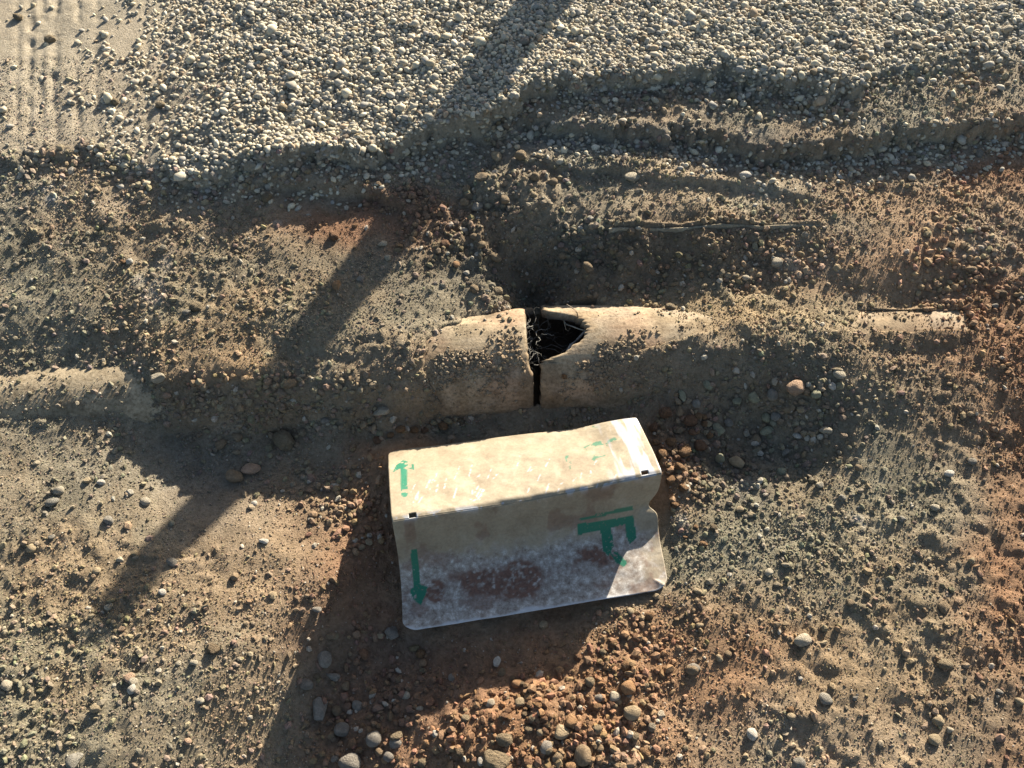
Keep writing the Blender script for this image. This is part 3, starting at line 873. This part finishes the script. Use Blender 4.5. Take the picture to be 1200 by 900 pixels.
gx, gy = np.meshgrid(np.arange(-1.7, 1.7, sp), np.arange(1.35, 2.32, sp * .87))
gx = gx + (np.arange(gx.shape[0]) % 2)[:, None] * sp * .5
gx = gx.ravel() + rng.normal(0, sp * .28, gx.size); gy = gy.ravel() + rng.normal(0, sp * .28, gy.size)
k = rng.random(gx.size) < gravel_amount(gx, gy) * .88 + .0
gx, gy = gx[k], gy[k]
n = len(gx)
s = .0053 * np.exp(rng.normal(0, .34, n))
S = np.stack([s * rng.uniform(1.05, 1.5, n), s * rng.uniform(.85, 1.1, n), s * rng.uniform(.6, .85, n)], 1)
gz = ground_z(gx, gy) + S[:, 2] * rng.uniform(-.1, .75, n)
pal = np.array([(.36, .325, .25), (.42, .375, .275), (.30, .275, .225), (.34, .29, .205), (.26, .245, .215), (.46, .42, .33), (.33, .255, .175)])
gc = 1.12 * pal[rng.choice(len(pal), n, p=[.25, .2, .16, .16, .1, .08, .05])] * rng.uniform(.82, 1.15, n)[:, None]
me = scatter_mesh('gravel', np.stack([gx, gy, gz], 1), S, gc, PEB, rng, .35)
me.materials.append(MAT_GRAVEL)
link('gravel', me, kind='stuff')
N_GRAVEL = n

# ------------------------------------------------------------------ soil crumbs
CR = [rock(0, 300 + k, angular=.5, rough=.22) for k in range(16)]
def chip(seed):
    r = np.random.default_rng(seed)
    v = np.array([(1, 0, 0), (-1, 0, 0), (0, 1, 0), (0, -1, 0), (0, 0, 1), (0, 0, -1)], float) * r.uniform(.7, 1.1, (6, 1)) + r.normal(0, .22, (6, 3))
    f = np.array([(0, 2, 4), (2, 1, 4), (1, 3, 4), (3, 0, 4), (2, 0, 5), (1, 2, 5), (3, 1, 5), (0, 3, 5)], np.int32)
    return v, f
CHIP = [chip(800 + k) for k in range(16)]
def crumb_field(count, smin, smax, power, dens, seed):
    r = np.random.default_rng(seed)
    x = r.uniform(-1.62, 1.62, count * 6); y = r.uniform(-.10, 1.9, count * 6)
    k = (r.random(len(x)) < dens(x, y)) & sheet_clear(x, y)
    x, y = x[k][:count], y[k][:count]
    pt, pd = pipe_top(x, y)
    z = ground_z(x, y)
    onpipe = (pt > z + .003)
    n2 = fbm(x, y, 7, 151, 3)
    u, v, _ = proj(x, y, -.02)
    # dirt lying on the bare shells: only on the upper side and away from the clean patches
    clean = ((u > 535) & (u < 622) & (v < 400)) | ((u > 632) & (u < 770) & (v < 400)) | (u < 175) | (u > 1015) & (u < 1130)
    steep = np.abs(pd) > R_PIPE * np.where(r.random(len(x)) < .35, .9, .62)
    keep = ~onpipe | ((r.random(len(x)) < np.where(clean, np.where(n2 > .05, .45, .06), .8)) & ~steep & (pt - z < .3))
    hole_px = (u > 606) & (u < 694) & (v > 330) & (v < 505)
    keep &= ~(hole_px & (np.abs(pd) < R_PIPE) & (onpipe | (z < -.14)))
    z = np.where(onpipe, pt, z)
    x, y, z = x[keep], y[keep], z[keep]
    n = len(x)
    s = smin + (smax - smin) * r.random(n) ** power
    S = s[:, None] * np.stack([r.uniform(.9, 1.4, n), r.uniform(.8, 1.1, n), r.uniform(.6, .95, n)], 1)
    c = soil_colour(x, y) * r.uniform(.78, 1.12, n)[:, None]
    c = c * (1 + r.normal(0, .05, (n, 3)))
    st = r.random(n) < .05
    c[st] = c[st] * .35 + np.array([.40, .37, .31]) * .65
    return np.stack([x, y, z + S[:, 2] * r.uniform(-.1, .55, n)], 1), S, c

def dens_main(x, y):
    g = gravel_amount(x, y); pth = path_amount(x, y)
    u, v, _ = proj(x, y, -.02)
    d = .5 + 1.15 * fbm(x, y, 5, 141, 4)
    fl = np.maximum.reduce([np.exp(-.5 * (((u - a) / b) ** 2 + ((v - c) / dd) ** 2) ** 2) for a, b, c, dd in
                            ((330, 130, 208, 20), (760, 170, 188, 16), (780, 100, 118, 14), (240, 55, 570, 40), (1040, 90, 310, 45), (840, 100, 240, 14))])
    return np.clip(np.maximum(d, .10) * (1 - .6 * fl) * (1 - .85 * g) * (1 - .9 * pth), .004, 1)
a1 = crumb_field(15000, .0028, .0080, 3.2, dens_main, 21)
a2 = crumb_field(72000, .0015, .0036, 1.7, lambda x, y: np.clip(.25 + dens_main(x, y), 0, 1) * (1 - .9 * gravel_amount(x, y)), 22)
a5 = crumb_field(110000, .0010, .0021, 1.3, lambda x, y: np.clip(.55 + dens_main(x, y), 0, 1) * (1 - .9 * gravel_amount(x, y)), 25)
def dens_rubble(x, y):
    u, v, _ = proj(x, y, -.02)
    d = np.maximum.reduce([np.exp(-.5 * (((u - a) / b) ** 2 + ((v - c) / e) ** 2) ** 2) for a, b, c, e in
                           ((740, 190, 312, 34), (550, 90, 245, 55), (340, 150, 470, 24), (640, 130, 850, 55), (870, 100, 500, 60), (600, 50, 330, 40), (1130, 60, 330, 60), (740, 40, 770, 40), (410, 60, 560, 60), (700, 60, 470, 30), (420, 70, 830, 80))])
    w = wob(x, y)
    lf = np.exp(-((y - np.interp(x, *L2) + w + .03) / .035) ** 2) * np.clip(np.interp(x, D2x, D2z) / .04, 0, 1) + np.exp(-((y - np.interp(x, *L1) + w + .035) / .04) ** 2)
    d = np.maximum(d, np.clip(lf, 0, .9))
    return np.clip(d * (.6 + .8 * fbm(x, y, 9, 146, 3)), .01, 1)
a3 = crumb_field(8000, .0045, .0105, 2.0, dens_rubble, 23)
a1 = tuple(np.concatenate(t) for t in zip(a1, a3))
# dirt clinging to the bare shells, thickest where the curve turns away from the sun
def shell_dirt(count, seed):
    r = np.random.default_rng(seed)
    x = r.uniform(-.19, .36, count); th = r.normal(.42, .30, count)
    y = axis_y(x) - R_PIPE * np.sin(th); z = axis_z(x) + R_PIPE * np.cos(th)
    u, v, _ = proj(x, y, z)
    k = (th > -.5) & (th < 1.35) & (fbm(x, th * R_PIPE, 22, 161, 4) + .25 * np.exp(-((th - .40) / .18) ** 2) > .02) & ~((u > 612) & (u < 700) & (v < 424)) & ~((u > 618) & (u < 642)) & (ground_z(x, y) < z - .003)
    x, y, z, th = x[k], y[k], z[k], th[k]; n = len(x)
    sz = .0013 + .0042 * r.random(n) ** 3
    S = sz[:, None] * np.stack([r.uniform(.9, 1.4, n), r.uniform(.8, 1.1, n), r.uniform(.6, .9, n)], 1)
    off = sz * .2
    p = np.stack([x, y - off * np.sin(th), z + off * np.cos(th)], 1)
    return p, S, soil_colour(x, y) * r.uniform(.85, 1.25, n)[:, None]
a4 = shell_dirt(3800, 24)
a1 = tuple(np.concatenate(t) for t in zip(a1, a4))
me = scatter_mesh('soil_crumbs', *a1, CR, rng, 1.2, False)
me.materials.append(MAT_CRUMB)
link('soil_crumbs', me, kind='stuff')
me = scatter_mesh('soil_grit', *a2, CHIP, rng, 1.2, False)
me.materials.append(MAT_CRUMB)
link('soil_grit', me, kind='stuff')
TET = []
for k in range(12):
    r_ = np.random.default_rng(900 + k)
    TET.append((np.array([(1, 1, 1), (1, -1, -1), (-1, 1, -1), (-1, -1, 1)], float) * .8 + r_.normal(0, .25, (4, 3)), np.array([(0, 1, 2), (0, 3, 1), (0, 2, 3), (1, 3, 2)], np.int32)))
me = scatter_mesh('soil_dust', *a5, TET, rng, 1.2, False)
me.materials.append(MAT_CRUMB)
link('soil_dust', me, kind='stuff')
N_CRUMB = len(a5[0]) * 4 + len(a1[0]) * 20 + len(a2[0]) * 8

# ------------------------------------------------------------------ single stones and clods
def obj_material(name, bump, bscale, bdist):
    m, nt, b, N, L = new_mat(name)
    oi = N.new('ShaderNodeObjectInfo'); tc = N.new('ShaderNodeTexCoord')
    n1 = noise(N, L, 1.6, 6, .7, tc.outputs['Object'])
    r1 = ramp(N, L, n1.outputs['Fac'], [(.3, (.68, .66, .62)), (.7, (1.2, 1.2, 1.2))])
    n2 = noise(N, L, bscale, 5, .7, tc.outputs['Object'])
    r2 = ramp(N, L, n2.outputs['Fac'], [(.3, (.82, .8, .78)), (.7, (1.12, 1.12, 1.12))])
    c = mix(N, L, 1.0, oi.outputs['Color'], r1.outputs[0], 'MULTIPLY')
    c = mix(N, L, 1.0, c, r2.outputs[0], 'MULTIPLY')
    L.new(c, b.inputs['Base Color']); b.inputs['Roughness'].default_value = .88; b.inputs['Specular IOR Level'].default_value = .25
    bp = N.new('ShaderNodeBump'); bp.inputs['Strength'].default_value = bump; bp.inputs['Distance'].default_value = bdist
    L.new(n2.outputs['Fac'], bp.inputs['Height']); L.new(bp.outputs[0], b.inputs['Normal'])
    return m
MAT_STONE = obj_material('loose_stone', .6, 7, .25)
MAT_CLOD = obj_material('earth_clod', .8, 5, .3)
def meshes(kind, n, sub, seed, ang, rough, mat):
    out = []
    for k in range(n):
        v, f = rock(sub, seed + k, ang, rough)
        me = mesh_np(kind, v, f); me.materials.append(mat); out.append(me)
    return out
ROUND = meshes('stone', 12, 2, 500, .5, .025, MAT_STONE)
ANGLE = meshes('stone', 12, 2, 540, .95, .05, MAT_STONE)
CLOD = meshes('clod', 12, 2, 580, .4, .15, MAT_CLOD)

COLOUR = {'white': (.58, .55, .49), 'pale': (.46, .41, .32), 'tan': (.40, .32, .21), 'grey': (.27, .255, .225), 'green': (.33, .33, .23), 'brown': (.26, .195, .125),
          'red': (.28, .155, .09), 'orange': (.37, .215, .11), 'pink': (.46, .31, .215)}
WORD = {'white': 'white', 'pale': 'pale', 'tan': 'tan', 'grey': 'grey', 'green': 'greenish', 'brown': 'brown', 'red': 'reddish', 'orange': 'orange', 'pink': 'pinkish'}

def where(u, v):
    """plain words for the ground a stone lies on"""
    if v < 150: return 'on the gravel bed'
    if v < 245: return 'on the step below the gravel edge'
    if v < 350: return 'on the trench slope behind the pipe'
    if v < 470 and u < 500: return 'on the earth bank covering the pipe'
    if v < 500 and u < 500: return 'at the foot of the earth bank'
    if v < 620 and u < 240: return 'on the crumbly ground before the bare pipe crown'
    if v < 620 and u < 460: return 'in the shaded hollow beside the metal sheet'
    if 700 < u < 985 and v < 580: return 'in the stony dip between pipe and metal sheet'
    if u < 340 and v >= 620: return 'on the ochre ground beside the shadow of the sheet'
    if u < 480: return 'in the shadow cast by the metal sheet'
    if u < 780 and v < 800: return 'on the dark earth below the metal sheet'
    if u < 780: return 'on the reddish heap below the metal sheet'
    return 'on the open reddish ground past the metal sheet'

def put(u, v, w, h, colour, kind='r', label=None):
    x, y, z = ray_ground(u, v + h * .25)
    _, _, dep = proj(x, y, z)
    pt_, _ = pipe_top(np.array([x]), np.array([y]))
    if float(pt_[0]) > z and float(pt_[0]) - z < .3:
        z = float(pt_[0])
        for _ in range(14):                                  # where the line of sight meets the shell
            x, y, _z = P(u, v + h * .25, z)
            z = .5 * z + .5 * max(float(pipe_top(np.array([x]), np.array([y]))[0][0]), PIPE_Z - .05)
        x, y, z = P(u, v + h * .25, z)
    sx = w * .5 * dep / F_PX; sy = h * .5 * dep / F_PX
    if kind == 'f':
        S = (sx, sy * .35, sy * 1.0)
    else:
        S = (sx, sy * 1.02, min(sx, sy) * .85)
    if kind == 'p':
        S = (sx, sy * .5, sy); kind = 'c'; stuck = True
    else:
        stuck = False
    pool = {'r': ROUND, 'a': ANGLE, 'c': CLOD, 'f': ANGLE}[kind]
    name = 'clod' if kind == 'c' else 'stone'
    o = bpy.data.objects.new(name, pool[int(rng.integers(len(pool)))])
    scene.collection.objects.link(o)
    o.location = (x, y, z - S[2] * .35 if stuck else z + S[2] * (.55 if w > 17 else .38))
    o.scale = S
    o.rotation_euler = (rng.normal(0, .12), rng.normal(0, .12), rng.normal(0, .22) + (math.pi if rng.random() < .5 else 0))
    cc = np.array(COLOUR[colour]) * rng.uniform(.95, 1.2)
    cc = cc * .8 + .2 * soil_colour(np.array([x]), np.array([y]))[0]
    o.color = (*cc, 1)
    shape = {'r': 'rounded stone', 'a': 'angular stone', 'c': 'crumbly earth clod', 'f': 'upright stone flake'}[kind]
    small = 'small ' if max(w, h) < 14 else ''
    o['label'] = label or f"{small}{WORD[colour]} {shape} {where(u, v)}"
    o['category'] = 'clod' if kind == 'c' else 'stone'
    o['group'] = f"{small}{WORD[colour]} {shape.split()[-1]}s {where(u, v)}"
    return o

STONES = [
    (334, 511, 32, 26, 'tan', 'c', 'large pale brown clod standing alone in the shaded hollow beside the metal sheet'),
    (294, 547, 24, 14, 'pink', 'a', 'flat pale pinkish stone lying against a brown stone in the shaded hollow'),
    (277, 555, 23, 17, 'brown', 'r', 'brown rounded stone touching the flat pale stone in the shaded hollow'),
    (259, 518, 15, 13, 'brown'), (448, 480, 23, 16, 'pale', 'a', 'pale blocky stone on the bank just above the metal sheet corner'), (409, 483, 17, 16, 'tan', 'c'),
    (185, 440, 22, 14, 'pale', 'a', 'pale angular stone lying where the bare pipe crown meets the earth'), (70, 572, 14, 12, 'pale'), (62, 586, 18, 12, 'grey'), (171, 586, 14, 10, 'pale'),
    (119, 564, 10, 8, 'white'), (128, 608, 13, 12, 'grey'), (310, 632, 12, 8, 'white'), (203, 655, 13, 13, 'grey'), (298, 588, 8, 8, 'white'), (340, 448, 20, 12, 'brown', 'a'),
    (382, 492, 12, 8, 'grey'), (280, 510, 17, 11, 'brown'), (470, 500, 13, 12, 'orange', 'c'), (442, 514, 12, 10, 'red', 'c'), (485, 501, 12, 10, 'orange', 'c'), (498, 503, 10, 9, 'red', 'c'), (458, 508, 9, 8, 'orange', 'c'),
    (520, 497, 13, 12, 'orange', 'c'), (540, 493, 13, 11, 'brown', 'c'), (507, 494, 9, 8, 'red', 'c'),
    (154, 790, 15, 14, 'pink', 'r', 'pinkish stone above a paler stone on the open ochre ground'), (155, 805, 11, 12, 'white'), (114, 827, 14, 13, 'tan'), (90, 885, 20, 19, 'grey', 'a'), (191, 692, 10, 8, 'white'), (250, 758, 16, 14, 'brown', 'c'),
    (228, 774, 10, 8, 'pale'), (210, 775, 8, 7, 'pale'), (382, 768, 20, 20, 'grey'), (360, 799, 17, 17, 'grey'), (376, 824, 18, 26, 'grey', 'a'), (392, 792, 22, 12, 'grey', 'a'), (406, 800, 12, 12, 'brown'),
    (402, 852, 20, 18, 'grey'), (438, 860, 20, 20, 'grey'), (464, 866, 16, 14, 'grey'), (426, 764, 14, 13, 'red'), (460, 738, 16, 15, 'grey', 'a'), (410, 890, 28, 22, 'grey'), (220, 866, 10, 9, 'pink'), (8, 800, 14, 12, 'pale'), (444, 878, 12, 11, 'brown'),
    (418, 824, 14, 12, 'grey'), (396, 830, 13, 12, 'brown'), (455, 884, 14, 12, 'grey'),
    (583, 773, 11, 14, 'white', 'a', 'white angular stone alone on the dark earth below the sheet edge'), (529, 792, 9, 9, 'grey'), (606, 799, 16, 11, 'orange', 'r'), (540, 815, 7, 6, 'orange', 'a'), (720, 753, 12, 11, 'orange', 'c'), (734, 778, 13, 12, 'orange', 'c'),
    (735, 803, 19, 17, 'orange', 'r', 'rounded orange clod just above the big tan stone on the heap'), (739, 830, 22, 19, 'tan', 'r', 'big rounded tan stone just below a rounded orange clod on the heap'), (668, 842, 17, 17, 'orange', 'r', 'round orange stone resting against a tan stone on the heap'),
    (656, 855, 21, 20, 'tan', 'r', 'round tan stone below the round orange stone on the heap'), (682, 880, 21, 26, 'brown'), (669, 895, 17, 14, 'orange'), (592, 863, 22, 16, 'tan', 'c'), (580, 886, 36, 24, 'tan', 'c', 'large crumbly tan clod at the foot of the heap'), (564, 890, 9, 12, 'white'),
    (634, 856, 12, 10, 'tan'), (510, 858, 8, 8, 'white', 'a'), (464, 862, 18, 13, 'tan', 'c'), (500, 869, 9, 9, 'orange'), (744, 861, 16, 13, 'tan', 'c'), (692, 797, 13, 14, 'tan', 'c'), (610, 821, 14, 13, 'tan'), (719, 814, 16, 14, 'pale'), (496, 892, 12, 12, 'tan', 'c'),
    (772, 782, 12, 9, 'orange', 'a'), (812, 780, 16, 10, 'grey'), (640, 870, 14, 18, 'grey'), (652, 884, 16, 14, 'brown'), (706, 762, 10, 9, 'tan', 'c'), (745, 745, 12, 11, 'red', 'c'), (760, 720, 13, 11, 'orange', 'c'), (575, 822, 13, 10, 'pale'), (545, 840, 12, 11, 'tan', 'c'), (625, 840, 13, 12, 'tan', 'c'),
    (590, 838, 12, 10, 'red', 'c'), (700, 850, 13, 11, 'tan', 'c'), (765, 850, 12, 11, 'pale', 'c'), (700, 825, 12, 10, 'orange', 'c'), (756, 880, 14, 12, 'orange', 'c'), (775, 835, 10, 10, 'pale', 'a'), (620, 893, 14, 11, 'red', 'c'), (540, 880, 13, 12, 'brown', 'c'),
    (939, 748, 23, 15, 'pale', 'r', 'smooth pale oval stone alone on the open reddish ground'), (967, 815, 17, 15, 'grey'), (929, 452, 24, 22, 'pink', 'a', 'large pinkish stone on the stony slope below the pipe'), (983, 436, 15, 13, 'pale'), (974, 451, 10, 11, 'white'), (956, 460, 13, 13, 'green'),
    (945, 458, 9, 11, 'brown'), (908, 445, 9, 14, 'pale', 'a'), (904, 460, 14, 16, 'grey'), (882, 463, 16, 14, 'green', 'a'), (864, 469, 14, 10, 'green', 'a'), (798, 460, 10, 17, 'green', 'a'), (829, 449, 11, 13, 'green'), (795, 478, 10, 18, 'brown', 'a'), (796, 501, 13, 14, 'brown', 'a'),
    (841, 500, 13, 16, 'green', 'a'), (830, 495, 11, 10, 'tan'), (854, 494, 12, 12, 'grey'), (897, 487, 13, 13, 'green'), (897, 504, 18, 13, 'green', 'a'), (886, 511, 13, 12, 'brown'), (875, 505, 9, 12, 'pale', 'a'), (924, 479, 15, 9, 'brown'), (938, 479, 10, 9, 'tan'), (965, 502, 19, 12, 'pale', 'a'),
    (933, 509, 11, 9, 'white', 'a'), (844, 534, 14, 25, 'green', 'f', 'upright greenish stone flake leaning on a flat flake'), (860, 537, 22, 18, 'tan', 'a', 'flat tan stone flake beside the upright flake'), (919, 526, 13, 13, 'grey', 'a'), (915, 551, 12, 10, 'green'), (826, 548, 9, 9, 'tan'), (813, 555, 10, 10, 'red', 'c'), (908, 487, 12, 12, 'grey'), (815, 471, 12, 11, 'grey'),
    (785, 515, 16, 13, 'orange', 'c'), (800, 526, 20, 16, 'orange', 'c', 'large orange earth clod beside the bare shiny corner of the metal sheet'), (775, 530, 14, 14, 'orange', 'c'), (820, 520, 18, 14, 'red', 'c'), (795, 545, 15, 12, 'orange', 'c'), (785, 560, 13, 12, 'orange', 'c'), (800, 570, 14, 12, 'orange', 'c'), (790, 590, 12, 10, 'orange', 'c'), (808, 490, 20, 16, 'red', 'c'), (780, 480, 18, 15, 'red', 'c'), (765, 498, 14, 12, 'red', 'c'), (768, 515, 11, 10, 'orange', 'c'),
    (1112, 553, 13, 9, 'white'), (1095, 593, 12, 9, 'pale'), (995, 705, 11, 10, 'brown'), (1105, 706, 12, 18, 'brown', 'a'), (810, 781, 16, 13, 'brown'), (1105, 774, 20, 14, 'tan', 'c'), (1098, 842, 16, 13, 'tan'), (1094, 863, 17, 14, 'tan'), (881, 857, 13, 14, 'white'), (935, 890, 16, 16, 'grey'), (961, 567, 11, 10, 'pale', 'a'), (1193, 819, 12, 10, 'tan'), (937, 794, 7, 6, 'white'),
    (582, 180, 13, 17, 'tan', 'r', 'upright egg-shaped tan stone on the step below the gravel'), (612, 182, 19, 16, 'brown', 'a', 'dark blocky stone beside the egg-shaped stone below the gravel'), (631, 181, 11, 9, 'tan', 'a'), (741, 206, 24, 12, 'pale', 'r', 'long smooth pale stone lying along the small earth ridge'), (873, 204, 17, 9, 'white', 'r', 'white oval stone at the end of the small earth ridge'), (911, 201, 8, 8, 'pale'), (1067, 185, 13, 9, 'grey'), (1049, 190, 10, 8, 'white'), (922, 167, 11, 8, 'pale', 'a'), (937, 171, 10, 8, 'pale'),
    (449, 284, 13, 11, 'pale', 'a', 'pale angular stone in the post shadow on the trench slope'), (455, 301, 9, 9, 'pale', 'a'), (422, 325, 9, 8, 'grey', 'a'), (565, 206, 22, 11, 'brown', 'a'), (547, 220, 9, 11, 'brown'), (550, 229, 11, 10, 'brown'), (544, 236, 12, 10, 'brown'), (559, 240, 15, 13, 'grey', 'a'), (592, 232, 12, 12, 'brown'), (522, 205, 11, 9, 'grey'), (455, 194, 12, 10, 'grey'), (535, 308, 10, 9, 'orange'),
    (581, 300, 17, 11, 'brown', 'a'), (584, 340, 13, 12, 'tan', 'c'), (555, 276, 11, 9, 'brown'), (564, 285, 11, 10, 'brown'), (556, 337, 11, 10, 'brown'), (394, 331, 12, 14, 'orange', 'a'), (522, 285, 13, 12, 'red', 'c'), (391, 272, 14, 16, 'red', 'c'), (405, 212, 14, 9, 'pale', 'c'), (315, 230, 16, 13, 'tan', 'c'),
    (676, 317, 11, 8, 'pale'), (689, 310, 11, 14, 'brown', 'a'), (874, 324, 10, 8, 'pale'), (660, 297, 12, 10, 'brown', 'a'), (785, 358, 14, 10, 'tan', 'c'), (627, 205, 12, 11, 'brown'), (646, 212, 15, 10, 'brown', 'a'), (625, 227, 9, 9, 'tan', 'a'), (680, 266, 7, 7, 'white'),
    (908, 306, 16, 15, 'pale', 'r', 'round pale stone with its own shadow on the trench slope'), (1170, 189, 11, 7, 'grey'), (1138, 315, 15, 11, 'brown'), (1152, 266, 12, 10, 'brown', 'c'), (1147, 178, 9, 12, 'grey'), (1171, 342, 16, 11, 'brown', 'c'), (1166, 357, 9, 8, 'grey'), (1178, 168, 8, 7, 'grey'), (1050, 180, 10, 8, 'grey'),
    (662, 438, 7, 11, 'orange', 'p', 'orange flake of earth stuck to the front of the broken pipe'),
    (152, 305, 9, 8, 'white'), (145, 306, 8, 7, 'orange', 'c'), (193, 290, 12, 10, 'pale', 'c'), (220, 365, 12, 9, 'grey', 'a'), (230, 358, 16, 14, 'tan', 'c'), (60, 45, 14, 10, 'tan', 'c'), (22, 18, 13, 10, 'tan', 'c'), (135, 118, 11, 10, 'tan', 'c'), (188, 122, 13, 10, 'tan', 'c'), (86, 120, 8, 7, 'pale'),
]
for st in STONES:
    put(*st)
# a few larger pebbles that stand out of the gravel bed and its edge
for k in range(48):
    u = rng.uniform(190, 1190); edge = np.interp(at(u, 120., .1)[0], *L1)
    v = rng.uniform(5, 130)
    x, y, z = P(u, v, .13)
    if gravel_amount(np.array([x]), np.array([y]))[0] < .5:
        continue
    w = rng.uniform(10, 14)
    o = put(u, v, w, w * rng.uniform(.65, .9), ['pale', 'tan', 'grey', 'white', 'pale'][int(rng.integers(5))], 'r')
for k in range(60):
    u, v = rng.uniform(10, 1190), rng.uniform(500, 890)
    x, y, z = P(u, v, -.08)
    if not sheet_clear(np.array([x]), np.array([y]), 8)[0]:
        continue
    w = rng.uniform(8, 12)
    put(u, v, w, w * rng.uniform(.7, .95), ['pale', 'tan', 'grey', 'brown', 'tan'][int(rng.integers(5))], 'ra'[int(rng.integers(2))])
for k in range(90):
    if k < 60:
        u, v = rng.normal(640, 80), rng.normal(845, 38)
    else:
        u, v = rng.uniform(775, 835), rng.uniform(485, 640)
    x, y, z = P(u, v, -.09)
    if v > 893 or v < 750 and k < 60 or not sheet_clear(np.array([x]), np.array([y]), 12)[0]:
        continue
    w = rng.uniform(6, 12)
    put(u, v, w, w * rng.uniform(.75, .95), ['orange', 'tan', 'red', 'brown', 'tan', 'orange'][int(rng.integers(6))], 'c')
tot = sum(len(o.data.polygons) * (2 if len(o.data.polygons[0].vertices) == 4 else 1) for o in scene.objects if o.type == 'MESH' and o.data.users == 1)
print('tris', tot, 'gravel', N_GRAVEL, 'crumbs', N_CRUMB, 'ground', len(quads), 'TRIS', N_GRAVEL * 32 + N_CRUMB + 2 * len(quads))
